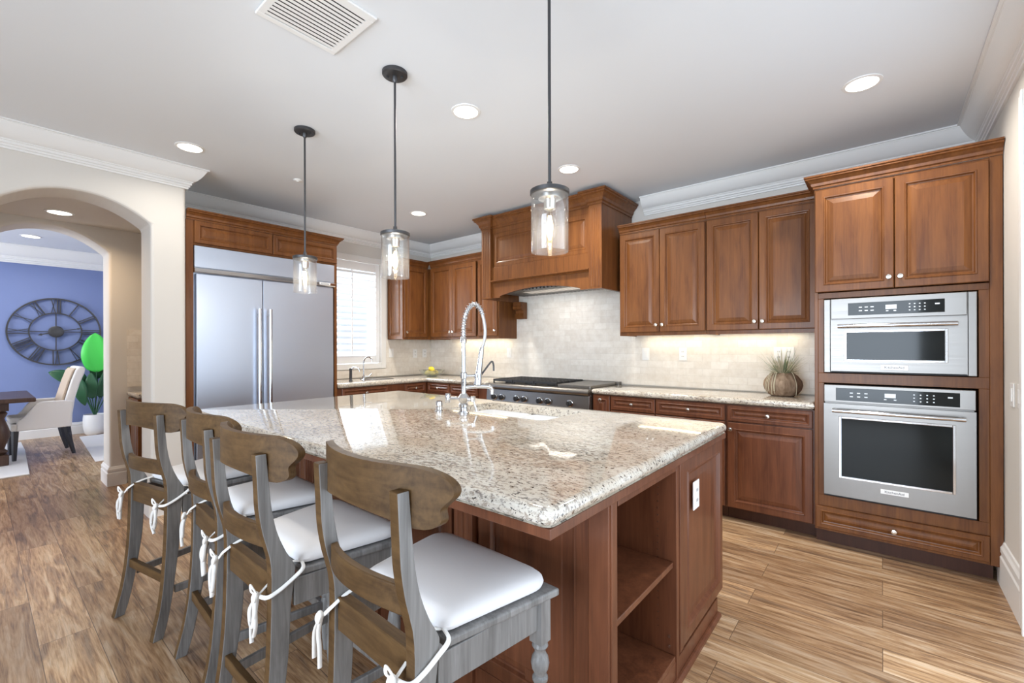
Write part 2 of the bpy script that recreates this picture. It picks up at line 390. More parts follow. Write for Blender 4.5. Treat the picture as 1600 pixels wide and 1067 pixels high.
bm = B(); box(bm, -5.719, -5.27, 1.60, 1.75, 0, CE); struct('wall_pantry', bm, M['wall'])
bm = B(); box(bm, -6.06, -4.76, -1.2, -1.1, 0, 2.47); struct('wall_passage_end', bm, M['wall'])
bm = B(); box(bm, -9.75, -9.60, -4.0, 2.6, 0, CE); struct('wall_dining', bm, M['blue_wall'])
bm = B(); box(bm, -9.6, -6.06, 2.45, 2.6, 0, CE); struct('wall_dining_side', bm, M['blue_wall'])
# backsplash tile
bm = B(); box(bm, WB+0.012, -0.36, WA-0.011, WA-0.001, 0.943, 1.95); struct('wall_backsplash', bm, M['tile_x'])
bm = B(); box(bm, WB+0.001, WB+0.011, 2.47, 3.50, 0.943, 1.045); box(bm, WB+0.001, WB+0.011, 3.50, WA-0.012, 0.943, 1.46); struct('wall_backsplash_side', bm, M['tile_y'])
bm = B(); box(bm, -5.719, -5.709, 0.96, 1.59, 0.947, 1.51); struct('wall_backsplash_pantry', bm, M['tile_y'])

COVE = [(0.040+0.076*(t/10), -0.104+0.086*((t/10)**2*0.72+0.28*(t/10))) for t in range(11)]
CROWN = [(0, -0.162), (0.013, -0.162), (0.015, -0.150), (0.023, -0.146), (0.023, -0.134), (0.033, -0.130), (0.033, -0.114), (0.040, -0.110)]+COVE+[(0.119, -0.017), (0.119, -0.011), (0.132, -0.011), (0.132, -0.001), (0, -0.001)]
bm = B(); sweep(bm, CROWN, [(WC, -3.8), (WC, WA), (-1.83, WA)], CE); struct('trim_1', bm, M['trim'])
bm = B(); sweep(bm, CROWN, [(-3.52, WA), (WB, WA), (WB, 1.12), (AL, 1.12), (AL, -3.8)], CE); struct('trim_2', bm, M['trim'])
DCR = [(d*1.5, z*1.5) for d, z in CROWN]
bm = B(); sweep(bm, DCR, [(-6.04, 2.45), (-9.60, 2.45), (-9.60, -3.9)], CE); struct('trim_3', bm, M['trim'])
BASE = [(0, 0.0), (0.020, 0.0), (0.020, 0.115), (0.014, 0.122), (0.014, 0.128), (0.018, 0.134), (0.018, 0.152), (0.010, 0.162), (0.006, 0.172), (0.0, 0.176)]
def base(name, path, s=1.0):
    bm = B(); sweep(bm, [(d, z*s) for d, z in BASE], path, 0.0); struct(name, bm, M['trim'])
base('baseboard_right', [(WC, 3.165), (WC, 3.70)], 1.4)
base('baseboard_left', [(AL, 1.118), (AL, 0.888), (-4.75, 0.888)], 0.85)
base('baseboard_passage', [(-5.72, 0.955), (-5.72, 0.83), (-6.04, 0.83)], 1.05)
base('baseboard_dining', [(-6.04, 2.45), (-9.60, 2.45), (-9.60, -3.9)], 1.05)
# casing of the patio door at the right edge
bm = B(); box(bm, WC-0.022, WC-0.001, 3.05, 3.15, 0, 2.50); box(bm, WC-0.030, WC-0.022, 3.05, 3.075, 0, 2.50); box(bm, WC-0.022, WC-0.001, 0.05, 3.05, 2.41, 2.50)
struct('trim_4', bm, M['trim'], bev=0.004)

# ------------------------------------------------------------------ window with plantation shutter (faces +x)
win = bpy.data.objects.new('window_1', None); COL.objects.link(win); win.location = (WB, 0, 0); win['kind'] = 'structure'
bm = B(); t = 0.075
for a in ((WY0-t, WY0, 1.05, 2.49), (WY1, WY1+t, 1.05, 2.49), (WY0, WY1, 1.05, WZ0), (WY0, WY1, WZ1, 2.49)): box(bm, 0.001, 0.022, *a)
obj('window_casing', bm, M['trim'], win, bev=0.004)
bm = B(); box(bm, -0.13, -0.125, WY0, WY1, WZ0, WZ1); obj('window_glass', bm, M['pane'], win)
bm = B(); PY0, PY1, PZ0, PZ1 = 2.605, 3.435, 1.125, 2.415
box(bm, -0.045, -0.012, PY0, PY0+0.05, PZ0, PZ1); box(bm, -0.045, -0.012, PY1-0.055, PY1, PZ0, PZ1)
box(bm, -0.045, -0.012, PY0+0.05, PY1-0.055, PZ0, PZ0+0.10); box(bm, -0.045, -0.012, PY0+0.05, PY1-0.055, PZ1-0.10, PZ1)
sh = obj('shutter_frame', bm, M['shutter'], win, bev=0.003)
bm = B(); n = 14
for i in range(n):
    z = PZ0+0.125+i*(PZ1-PZ0-0.25)/(n-1); a = math.radians(36)
    pts = []
    for k in range(12):
        q = 2*PI*k/12; u, v = 0.041*math.cos(q), 0.0055*math.sin(q)
        pts.append((-0.028+u*math.cos(a)+v*math.sin(a), z-u*math.sin(a)+v*math.cos(a)))
    A = [bm.verts.new((p[0], PY0+0.052, p[1])) for p in pts]; Bb = [bm.verts.new((p[0], PY1-0.057, p[1])) for p in pts]
    bm.faces.new(A); bm.faces.new(Bb[::-1])
    for k in range(12): bm.faces.new((A[k], Bb[k], Bb[(k+1) % 12], A[(k+1) % 12]))
obj('shutter_louvers', bm, M['shutter'], win, smooth=True)
bm = B(); box(bm, 0.008, 0.018, 3.018, 3.030, PZ0+0.11, PZ1-0.10); obj('tilt_rod', bm, M['shutter'], win, bev=0.002)

# ------------------------------------------------------------------ cabinetry parts (local frame: front faces -y)
def knob(parent, x, y, z):
    bm = B(); lathe(bm, [(0.0075, y), (0.006, y-0.010), (0.0075, y-0.013), (0.0155, y-0.017), (0.0165, y-0.022), (0.013, y-0.028), (0.004, y-0.030)], 16, (x, 0, z), 'y')
    return obj('knob', bm, M['nickel'], parent, smooth=True)
def door(parent, x0, x1, z0, z1, y=0.0, knobs=(), name='door', fw=0.055, t=0.020, m=None):
    w_, h_ = x1-x0, z1-z0; fw = min(fw, w_*0.24, h_*0.26); e = min(0.034, w_*0.12, h_*0.14)
    f = y-t
    bm = B()
    ringpanel(bm, x0, x1, z0, z1, [(0, f+0.004), (0.004, f), (fw-0.010, f), (fw-0.006, f-0.003), (fw-0.001, f-0.002), (fw+0.005, f+0.009), (fw+0.011, f+0.0105), (fw+0.011+e*0.3, f+0.0065), (fw+0.011+e, f+0.001), (fw+0.013+e, f+0.001)], y)
    d = obj(name, bm, m or M['cherry'], parent)
    for kx, kz in knobs: knob(d, kx, f, kz)
    return d
CAB_CROWN = [(0, 0), (0.006, 0), (0.006, 0.012), (0.014, 0.018), (0.018, 0.034), (0.034, 0.052), (0.046, 0.058), (0.046, 0.066), (0.054, 0.070), (0.054, 0.080), (0, 0.080)]
def cab_crown(parent, path, z, s=1.0, m=None):
    bm = B(); sweep(bm, [(d*s, q*s) for d, q in CAB_CROWN], path, z); return obj('crown_moulding', bm, m or M['cherry'], parent)

# ---- oven tower
TX = -0.35
tw = thing('oven_cabinet', 'tall cherry cabinet tower holding the two built-in ovens beside the right wall', 'cabinet', (TX, 3.63, 0))
bm = B(); TW = 0.866
box(bm, 0, 0.020, 0, 0.66, 0.10, 2.385); box(bm, 0.815, TW, -0.004, 0.66, 0.10, 2.385); box(bm, 0.02, 0.815, 0.64, 0.66, 0.10, 2.385)
box(bm, 0.02, 0.815, 0, 0.64, 2.365, 2.385); box(bm, 0.02, 0.815, 0.0, 0.64, 1.645, 1.683); box(bm, 0.02, 0.815, 0.0, 0.64, 1.085, 1.150); box(bm, 0.02, 0.815, 0.0, 0.64, 0.262, 0.335); box(bm, 0.02, 0.815, 0.0, 0.64, 0.10, 0.118)
for z0, z1 in ((0.335, 1.085), (1.15, 1.645)):
    box(bm, 0.02, 0.052, 0.0, 0.64, z0, z1); box(bm, 0.772, 0.815, 0.0, 0.64, z0, z1)
obj('carcass', bm, M['cherry'], tw, bev=0.002)
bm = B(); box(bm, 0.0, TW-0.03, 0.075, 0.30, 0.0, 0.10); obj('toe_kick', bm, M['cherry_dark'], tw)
door(tw, 0.006, 0.408, 1.688, 2.368, 0.0, [(0.383, 1.755)]); door(tw, 0.412, 0.812, 1.688, 2.368, 0.0, [(0.437, 1.755)])
door(tw, 0.006, 0.812, 0.118, 0.262, 0.0, [(0.405, 0.19)], 'drawer', fw=0.035)
cab_crown(tw, [(TW, -0.004), (0.0, -0.004), (0.0, 0.25)], 2.385)

def oven(name, label, x0, x1, z0, z1, ztop, panel, win_, handle_z, badge, bigframe=None):
    t = thing(name, label, 'oven', (TX, 3.63, z0)); o = -z0; ox = -TX
    X = lambda x: x-TX
    bm = B(); box(bm, X(x0)+0.002, X(x1)-0.002, -0.010, 0.45, 0, z1-z0)
    obj('housing', bm, M['steel'], t, bev=0.003)
    a0, a1 = (X(x0), X(x1)) if not bigframe else (X(bigframe[0]), X(bigframe[1]))
    if bigframe:
        bm = B(); box(bm, X(x0), a0-0.003, -0.024, -0.011, 0, z1-z0); obj('trim_strip', bm, M['steel'], t, bev=0.003)
        bm = B(); box(bm, a1+0.003, X(x1), -0.024, -0.011, 0, z1-z0); obj('trim_strip', bm, M['steel'], t, bev=0.003)
    # control panel
    bm = B(); box(bm, a0, a1, -0.032, -0.011, ztop+o+0.004, z1-z0); cp = obj('control_panel', bm, M['steel'], t, bev=0.003)
    bm = B(); p = panel; box(bm, X(p[0]), X(p[1]), -0.0345, -0.032, p[2]+o, p[3]+o); dg = obj('display_glass', bm, M['black_glass'], cp, bev=0.001)
    bm = B(); pw, ph = p[1]-p[0], p[3]-p[2]
    def mark(u, v, du, dv): box(bm, X(p[0]+u*pw-du), X(p[0]+u*pw+du), -0.0352, -0.0344, p[2]+o+v*ph-dv, p[2]+o+v*ph+dv)
    for i in range(3):
        for j in range(2): mark(0.14+0.04*i*1.6, 0.35+0.28*j, 0.008, 0.003)
    mark(0.47, 0.56, 0.026, 0.013)
    for i in range(2): mark(0.43+0.08*i, 0.26, 0.006, 0.003)
    for i in range(4):
        for j in range(3): mark(0.66+0.05*i, 0.25+0.24*j, 0.0035, 0.003)
    mark(0.93, 0.65, 0.010, 0.004)
    obj('lettering', bm, M['display'], dg)
    # door: steel frame round a recessed window
    bm = B(); d0, d1, dz0, dz1 = a0, a1, 0.012, ztop+o-0.004
    wx0, wx1, wz0, wz1 = X(win_[0]), X(win_[1]), win_[2]+o, win_[3]+o
    for a in ((d0, wx0, dz0, dz1), (wx1, d1, dz0, dz1), (wx0, wx1, dz0, wz0), (wx0, wx1, wz1, dz1)): box(bm, a[0], a[1], -0.042, -0.011, a[2], a[3])
    bmesh.ops.remove_doubles(bm, verts=bm.verts[:], dist=1e-5)
    dr = obj('door', bm, M['steel'], t)
    bm = B(); bw = 0.014
    for a in ((wx0-bw, wx0, wz0-bw, wz1+bw), (wx1, wx1+bw, wz0-bw, wz1+bw), (wx0, wx1, wz0-bw, wz0), (wx0, wx1, wz1, wz1+bw)): box(bm, a[0], a[1], -0.046, -0.040, a[2], a[3])
    obj('window_bezel', bm, M['chrome'], dr, bev=0.002)
    bm = B(); box(bm, wx0, wx1, -0.034, -0.028, wz0, wz1); obj('window_glass', bm, M['black_glass'], dr)
    hx0, hx1, hz = wx0-0.045, wx1+0.05, handle_z+o
    bm = B(); tube(bm, [(hx0, -0.088, hz), (hx1, -0.088, hz)], 0.0125, 16)
    for hx in (hx0+0.018, hx1-0.018): tube(bm, [(hx, -0.040, hz), (hx, -0.092, hz)], 0.010, 12)
    obj('handle', bm, M['chrome'], dr, smooth=True)
    bx = (badge[0]+badge[1])/2; bz = (badge[2]+badge[3])/2
    bm = B(); box(bm, X(badge[0]), X(badge[1]), -0.0445, -0.0415, badge[2]+o, badge[3]+o); bd = obj('badge', bm, M['white'], dr, bev=0.001, label='white badge plate')
    text('KitchenAid', 0.0205, bd, (X(bx), -0.0447, bz+o), (PI/2, 0, 0), M['badge_ink'])
    bm = B(); box(bm, a0, a1, -0.030, -0.011, 0.001, 0.009); obj('vent_strip', bm, M['dark_gap'], t)
    return t
oven('microwave_oven', 'small steel built-in microwave oven above the larger wall oven', -0.296, 0.414, 1.155, 1.636, 1.500, (-0.167, 0.282, 1.526, 1.604), (-0.174, 0.281, 1.243, 1.415), 1.456, (-0.006, 0.122, 1.181, 1.211), (-0.258, 0.374))
oven('wall_oven', 'large steel wall oven with dark window below the microwave', -0.296, 0.408, 0.344, 1.076, 0.958, (-0.232, 0.344, 0.976, 1.057), (-0.203, 0.312, 0.488, 0.860), 0.913, (-0.008, 0.123, 0.415, 0.443))

# ---- upper cabinets
UY = 3.95
def upper(name, label, x0, x1, doors, crown_path=None, z0=1.43, z1=2.395, rail=0.03):
    t = thing(name, label, 'cabinet', (x0, UY, z0)); wd = x1-x0; h = z1-z0
    bm = B(); box(bm, 0, 0.018, 0, 0.336, 0, h); box(bm, wd-0.018, wd, 0, 0.336, 0, h); box(bm, 0.018, wd-0.018, 0, 0.336, h-0.018, h); box(bm, 0.018, wd-0.018, 0, 0.336, rail, rail+0.018); box(bm, 0.018, wd-0.018, 0.32, 0.336, rail, h)
    box(bm, 0.018, wd-0.018, 0.0, 0.02, 0, rail); obj('carcass', bm, M['cherry'], t, bev=0.0015)
    for a, b, k in doors: door(t, a-x0, b-x0, rail+0.002, h-0.012, 0.0, [(k-x0, rail+0.065)])
    if crown_path: cab_crown(t, crown_path, h)
    return t
G = 'cherry wall cabinets'
upper('wall_cabinet', 'two-door cherry wall cabinet right of the range hood, above the counter', -1.93, -1.141, [(-1.922, -1.539, -1.565), (-1.535, -1.147, -1.509)], [(0.789, 0.0), (0, 0)])
upper('wall_cabinet', 'two-door cherry wall cabinet touching the oven tower, above the spiky plant', -1.139, -0.355, [(-1.133, -0.746, -0.772), (-0.742, -0.362, -0.716)], [(0.784, 0), (0, 0)])
upper('wall_cabinet', 'three-door cherry wall cabinet between the corner and the range hood', -4.70, -3.475, [(-4.685, -4.262, -4.288), (-4.258, -3.835, -4.232), (-3.805, -3.49, -3.51)], [(1.225, 0.33), (1.225, 0), (0.0, 0)])
wb_ = thing('corner_wall_cabinet', 'narrow cherry wall cabinet in the corner, right of the shuttered window', 'cabinet', (-4.77, 3.555, 1.43), PI/2)
bm = B(); box(bm, 0, 0.738, 0, 0.337, 0, 0.965); obj('carcass', bm, M['cherry'], wb_, bev=0.0015)
door(wb_, 0.004, 0.392, 0.032, 0.953, 0.0, [(0.03, 0.095)])
# raised end panel facing the window
ep = B(); ringpanel(ep, -0.335, -0.004, 0.004, 0.960, [(0, -0.012), (0.003, -0.014), (0.05, -0.014), (0.058, -0.005), (0.064, -0.004), (0.09, -0.012)], 0.0)
for v in ep.verts: v.co = Vector((v.co.y, -v.co.x, v.co.z))
obj('end_panel', ep, M['cherry'], wb_)
cab_crown(wb_, [(0.40, 0.0), (0.0, 0.0), (0.0, 0.33)], 0.965)

# ---- range hood
HX0, HX1, HYF = -3.468, -1.962, 3.65
hd = thing('range_hood', 'large cherry wood range hood with fluted posts over the cooktop', 'range hood', (HX0, HYF, 1.865)); W = HX1-HX0; PW = 0.135
bm = B(); box(bm, 0.031, W-0.031, 0.056, 0.635, 0.36, 0.80); box(bm, 0.0, 0.03, 0.101, 0.635, 0.0, 0.80); box(bm, W-0.03, W, 0.101, 0.635, 0.0, 0.80); obj('hood_body', bm, M['cherry'], hd, bev=0.002)
def pilaster(x):
    bm = B(); box(bm, x, x+PW, 0.0, 0.10, 0.0, 0.80)
    for k in range(4): 
        xx = x+0.022+k*0.0245; prism(bm, [(xx, 0.0), (xx+0.008, -0.007), (xx+0.016, 0.0)], 'z', 0.02, 0.74)
    obj('fluted_post', bm, M['cherry'], hd, bev=0.0015)
pilaster(0.0); pilaster(W-PW)
door(hd, PW+0.01, W-PW-0.01, 0.345, 0.72, 0.055, name='front_panel', fw=0.05, t=0.02)
bm = B(); box(bm, PW, W-PW, 0.025, 0.06, 0.19, 0.345); box(bm, PW, W-PW, 0.04, 0.06, 0.715, 0.80); obj('frieze', bm, M['cherry'], hd, bev=0.002)
bm = B(); prism(bm, [(0.06, 0.166), (0.018, 0.166), (0.008, 0.176), (-0.008, 0.180), (-0.014, 0.184), (-0.014, 0.194), (0.06, 0.194)], 'x', PW+0.001, W-PW-0.001); obj('mantel_ledge', bm, M['cherry'], hd)
bm = B(); n = 24; xa, xb = PW+0.001, W-PW-0.001
arc = [(xa, 0.005), (xa+0.11, 0.005)]+[(xa+0.11+(xb-xa-0.22)*i/n, 0.022+0.060*(1-(2*i/n-1)**2)) for i in range(n+1)]+[(xb-0.11, 0.005), (xb, 0.005)]
for a, b in zip(arc, arc[1:]):
    if b[0]-a[0] < 1e-6: continue
    prism(bm, [(a[0], a[1]), (b[0], b[1]), (b[0], 0.168), (a[0], 0.168)], 'y', 0.030, 0.055)
bmesh.ops.remove_doubles(bm, verts=bm.verts[:], dist=1e-5); obj('arched_valance', bm, M['cherry'], hd)
bm = B(); sweep(bm, [(d*1.35, z*1.55) for d, z in CAB_CROWN], [(W, 0.63), (W, 0.0), (W-PW, 0.0), (W-PW, 0.04), (PW, 0.04), (PW, 0.0), (0, 0.0), (0, 0.63)], 0.775)
obj('crown_moulding', bm, M['cherry'], hd)
bm = B(); box(bm, 0.04, W-0.04, 0.06, 0.62, 0.085, 0.10); fl = obj('filter_insert', bm, M['dark_gap'], hd)
bm = B()
for k in range(26):
    x = 0.16+k*(W-0.32)/25; box(bm, x-0.0145, x+0.0145, 0.08, 0.58, 0.0665, 0.0845)
obj('baffle_bars', bm, M['steel'], fl, bev=0.002)
bm = B()   # carved bracket under the left end
prism(bm, [(0.62, 0.0), (0.50, 0.0), (0.50, -0.04), (0.515, -0.09), (0.545, -0.10), (0.55, -0.13), (0.535, -0.165), (0.56, -0.20), (0.62, -0.20)], 'x', 0.045, 0.165)
lathe(bm, [(0.034, 0.040), (0.034, 0.17)], 20, (0, 0.53, -0.06), 'x'); lathe(bm, [(0.026, 0.040), (0.026, 0.17)], 20, (0, 0.565, -0.165), 'x')
obj('corbel', bm, M['cherry'], hd, bev=0.002)

# ---- base cabinets along the range wall
BY = 3.69
def basecab(name, label, x0, x1, drawers, doors, y=BY, rz=0.0, depth=0.60, org=None, kick=True):
    t = thing(name, label, 'cabinet', org or (x0, y, 0), rz); wd = x1-x0
    bm = B(); box(bm, 0, wd, 0, depth, 0.10, 0.888); obj('carcass', bm, M['cherry_red'], t, bev=0.0015)
    if kick: 
        bm = B(); box(bm, 0, wd, 0.075, depth, 0.0, 0.10); obj('toe_kick', bm, M['cherry_dark'], t)
    for a, b in drawers: door(t, a-x0, b-x0, 0.762, 0.880, 0.0, [((a+b)/2-x0, 0.821)], 'drawer', fw=0.03, m=M['cherry_red'])
    for a, b, k in doors: door(t, a-x0, b-x0, 0.108, 0.752, 0.0, [(k-x0, 0.70)], m=M['cherry_red'])
    return t
basecab('base_cabinet', 'narrow cherry pull-out cabinet immediately right of the cooktop', -2.075, -1.893, [], [], )
nb = bpy.data.objects['base_cabinet']; door(nb, 0.008, 0.176, 0.108, 0.880, 0.0, [(0.09, 0.845)], m=M['cherry_red'])
basecab('base_cabinet', 'cherry base cabinet with one drawer, second unit right of the cooktop', -1.891, -1.476, [(-1.886, -1.480)], [(-1.886, -1.480, -1.51)])
basecab('base_cabinet', 'cherry base cabinet with a wide drawer, third unit right of the cooktop', -1.474, -0.925, [(-1.469, -0.929)], [(-1.469, -0.929, -0.955)])
basecab('base_cabinet', 'cherry base cabinet with drawer and door against the oven tower', -0.923, -0.352, [(-0.908, -0.366)], [(-0.908, -0.366, -0.885)])
basecab('base_cabinet', 'cherry base cabinet with two small drawers between corner and cooktop', -4.46, -3.372, [(-4.44, -4.03), (-4.02, -3.56)], [(-4.44, -4.03, -4.06), (-4.02, -3.56, -3.99)])
basecab('bar_sink_cabinet', 'cherry base cabinet under the shuttered window', 2.47, 4.28, [(2.52, 3.10), (3.34, 3.66)], [(2.52, 2.80, 2.77), (2.82, 3.10, 2.85), (3.34, 3.66, 3.63)], rz=PI/2, depth=0.63, org=(-4.475, 2.47, 0))
basecab('cooktop_cabinet', 'cherry cabinet directly under the steel cooktop', -3.366, -2.079, [], [(-3.36, -2.725, -2.75), (-2.72, -2.085, -2.69)])
ck = bpy.data.objects['cooktop_cabinet']
for c in ck.children:
    if c.name.startswith('carcass'):
        for v in c.data.vertices:
            if v.co.z > 0.85: v.co.z = 0.70
    if c.name.startswith('door'):
        for v in c.data.vertices:
            if v.co.z > 0.6: v.co.z -= 0.08
        for k in c.children: k.location.z = -0.08

# ---- countertops
def bull_slab(bm, outline, z0, z1, r):
    """closed outline (counter-clockwise) with a rounded edge all round"""
    n = len(outline); P = [Vector(p) for p in outline]
    prof = [(0.008, z0)] + [(r-r*math.cos(a), (z0+z1)/2+(z1-z0)/2*math.sin(a)) for a in [(-0.42+0.92*i/8)*PI for i in range(9)]]
    prof = [(ins if z < z1-0.004 else ins, z) for ins, z in prof]
    rows = []
    for ins, z in prof:
        row = []
        for i in range(n):
            a, b, c = P[i-1], P[i], P[(i+1) % n]; d1 = (b-a).normalized(); d2 = (c-b).normalized()
            n1, n2 = Vector((-d1.y, d1.x)), Vector((-d2.y, d2.x)); m = (n1+n2)/(1+n1.dot(n2))
            q = b+m*ins; row.append(bm.verts.new((q.x, q.y, z)))
        rows.append(row)
    for a, b in zip(rows, rows[1:]):
        for i in range(n): bm.faces.new((a[i], a[(i+1) % n], b[(i+1) % n], b[i]))
    return rows[0], rows[-1]
def rounded(x0, x1, y0, y1, r, k=6):
    out = []
    for cx, cy, a0 in ((x1-r, y0+r, -PI/2), (x1-r, y1-r, 0), (x0+r, y1-r, PI/2), (x0+r, y0+r, PI)):
        for i in range(k+1): a = a0+PI/2*i/k; out.append((cx+r*math.cos(a), cy+r*math.sin(a)))
    return out
CT0, CT1 = 0.893, 0.940
bm = B(); lo, hi = bull_slab(bm, [(-2.072, 3.655), (-0.354, 3.655), (-0.354, 4.286), (-2.072, 4.286)], CT0, CT1, 0.02); bm.faces.new(lo[::-1]); bm.faces.new(hi)
tag(obj('granite_countertop', bm, M['granite'], smooth=True), 'speckled granite countertop between cooktop and oven tower', 'countertop')
bm = B(); lo, hi = bull_slab(bm, [(-5.105, 2.465), (-4.44, 2.465), (-4.44, 3.655), (-3.374, 3.655), (-3.374, 4.286), (-5.105, 4.286)], CT0, CT1, 0.02); bm.faces.new(lo[::-1]); bm.faces.new(hi)
tag(obj('granite_countertop', bm, M['granite'], smooth=True), 'L-shaped granite countertop under the shuttered window and corner cabinets', 'countertop')

# ---- cooktop
RX0, RX1 = -3.368, -2.078
rt_ = thing('cooktop', 'wide steel cooktop with black grates and front knobs beneath the hood', 'cooktop', (RX0, 3.62, 0.705)); RW = RX1-RX0
bm = B(); box(bm, 0, RW, 0.03, 0.665, 0.0, 0.225); box(bm, 0, RW, 0.60, 0.665, 0.225, 0.262); obj('body', bm, M['steel'], rt_, bev=0.003)
bm = B(); prism(bm, [(0.03, 0.02), (-0.006, 0.02), (0.006, 0.165), (0.03, 0.165)], 'x', 0.001, RW-0.001); cpn = obj('control_panel', bm, M['steel'], rt_, bev=0.002)
bm = B(); prism(bm, [(0.08, 0.17), (-0.01, 0.17), (-0.022, 0.178), (-0.028, 0.195), (-0.022, 0.216), (-0.008, 0.228), (0.08, 0.228)], 'x', -0.001, RW+0.001); obj('bullnose_rail', bm, M['steel'], rt_, smooth=True)
for kx in (-3.248, -3.142, -2.936, -2.836, -2.640, -2.538, -2.285):
    bm = B(); lathe(bm, [(0.034, 0.004), (0.034, -0.006), (0.030, -0.008)], 20, (kx-RX0, 0, 0.085), 'y'); bz = obj('knob_bezel', bm, M['chrome'], cpn, smooth=True)
    bm = B(); lathe(bm, [(0.026, -0.008), (0.025, -0.036), (0.021, -0.040)], 20, (kx-RX0, 0, 0.085), 'y'); box(bm, kx-RX0-0.005, kx-RX0+0.005, -0.048, -0.034, 0.062, 0.108); obj('knob', bm, M['iron'], bz, smooth=True)
for g in range(3):
    x0 = 0.03+g*0.285; bm = B()
    for k in range(6): box(bm, x0+0.012+k*0.048, x0+0.022+k*0.048, 0.085, 0.575, 0.250, 0.272)
    for y in (0.075, 0.20, 0.325, 0.45, 0.575): box(bm, x0, x0+0.276, y, y+0.014, 0.248, 0.270)
    for xx in (x0, x0+0.262):
        for y in (0.075, 0.575): box(bm, xx, xx+0.014, y, y+0.014, 0.225, 0.25)
    for y in (0.20, 0.46): lathe(bm, [(0.05, 0.2255), (0.05, 0.238), (0.035, 0.245)], 20, (x0+0.138, y, 0))
    obj('grate', bm, M['iron'], rt_, bev=0.002)
bm = B(); box(bm, 0.90, 1.262, 0.07, 0.59, 0.226, 0.256); obj('griddle_cover', bm, M['steel'], rt_, bev=0.006, label='flat steel griddle cover')

# ---- refrigerator and surround (faces +x)
fr = thing('refrigerator', 'wide built-in steel refrigerator with two tall doors', 'refrigerator', (-4.45, 1.182, 0), PI/2); FW = 1.242
bm = B(); box(bm, 0.004, FW-0.004, 0.04, 0.62, 0.0, 2.185); obj('body', bm, M['fridge_steel'], fr)
bm = B(); box(bm, 0.0, FW, -0.012, 0.038, 2.010, 2.190); obj('vent_panel', bm, M['fridge_steel'], fr, bev=0.002)
bm = B(); prism(bm, [(0.038, 1.962), (-0.020, 1.962), (-0.030, 1.970), (-0.030, 1.998), (-0.012, 2.008), (0.038, 2.008)], 'x', -0.003, FW+0.003); obj('ledge_trim', bm, M['chrome'], fr)
SP = 1.719-1.182
for a, b, hx in ((0.012, SP-0.003, SP-0.045), (SP+0.003, FW-0.012, SP+0.048)):
    bm = B(); box(bm, a, b, -0.012, 0.038, 0.10, 1.956); d = obj('door', bm, M['fridge_steel'], fr, bev=0.004)
    bm = B(); tube(bm, [(hx, -0.066, 0.42), (hx, -0.066, 1.685)], 0.0135, 16)
    for z in (0.47, 1.635): tube(bm, [(hx, -0.008, z), (hx, -0.070, z)], 0.009, 12)
    obj('handle', bm, M['chrome'], d, smooth=True)
bm = B(); box(bm, FW-0.17, FW-0.055, -0.0325, -0.030, 1.973, 1.995); bd = obj('badge', bm, M['white'], fr)
text('KitchenAid', 0.019, bd, (FW-0.1125, -0.0328, 1.984), (PI/2, 0, 0), M['badge_ink'])
bm = B(); box(bm, 0.01, FW-0.01, 0.03, 0.04, 0.0, 0.095); obj('kick_plate', bm, M['dark_gap'], fr)
fc = thing('refrigerator_surround', 'cherry cabinet surround framing the steel refrigerator', 'cabinet', (-4.45, 1.124, 0), PI/2); SW = 1.335
bm = B(); box(bm, 0, 0.054, 0.0, 0.66, 0.0, 2.405); obj('side_panel', bm, M['cherry'], fc, bev=0.002)
bm = B(); box(bm, SW-0.03, SW, 0.0, 0.66, 0.0, 2.405); obj('side_panel', bm, M['cherry'], fc, bev=0.002)
bm = B(); box(bm, 0.056, SW-0.032, 0.001, 0.66, 2.195, 2.405); obj('bridge_box', bm, M['cherry'], fc)
door(fc, 0.060, 0.680, 2.212, 2.400, 0.0, fw=0.04); door(fc, 0.686, SW-0.008, 2.212, 2.400, 0.0, fw=0.04)
cab_crown(fc, [(SW, 0.64), (SW, -0.001), (0.002, -0.001)], 2.405)

# ---- kitchen island
IX0, IX1, IY0, IY1 = -3.33, -0.625, 1.22, 2.42
isl = thing('kitchen_island', 'long cherry kitchen island with open end shelves facing right', 'kitchen island', (0, 0, 0))
bm = B(); box(bm, IX0, -0.96, IY0+0.02, IY0+0.04, 0.10, 0.862); box(bm, IX0, -0.96, IY1-0.02, IY1, 0.10, 0.862); box(bm, IX0, IX0+0.02, IY0+0.04, IY1-0.02, 0.10, 0.862)
box(bm, -0.98, -0.96, IY0+0.04, IY1-0.02, 0.10, 0.862); box(bm, IX0+0.02, -0.98, IY0+0.04, IY1-0.02, 0.10, 0.12); obj('carcass', bm, M['cherry_red'], isl)
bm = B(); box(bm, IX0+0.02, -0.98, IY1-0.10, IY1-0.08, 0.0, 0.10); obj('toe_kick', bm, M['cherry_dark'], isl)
bm = B(); box(bm, -0.958, IX1-0.018, 1.80, IY1-0.004, 0.10, 0.862); obj('end_box', bm, M['cherry_red'], isl)
SY0, SY1 = 1.262, 1.768
bm = B(); box(bm, -0.958, IX1, IY0, SY0-0.004, 0.0, 0.862); obj('corner_post', bm, M['cherry_red'], isl, bev=0.003)
bm = B(); box(bm, -0.958, IX1, SY1, 1.798, 0.0, 0.862); box(bm, IX1-0.018, IX1+0.004, 1.798, 1.836, 0.105, 0.862); obj('divider_panel', bm, M['cherry_red'], isl, bev=0.002)
bm = B(); box(bm, -0.958, -0.945, SY0-0.003, SY1-0.001, 0.10, 0.862); obj('shelf_back', bm, M['cherry_red'], isl)
bm = B(); box(bm, -0.944, IX1-0.012, SY0, SY1-0.004, 0.455, 0.477); obj('shelf', bm, M['cherry_red'], isl, bev=0.002)
bm = B(); box(bm, -0.944, IX1-0.004, SY0, SY1-0.004, 0.085, 0.108); obj('shelf', bm, M['cherry_red'], isl, bev=0.002)
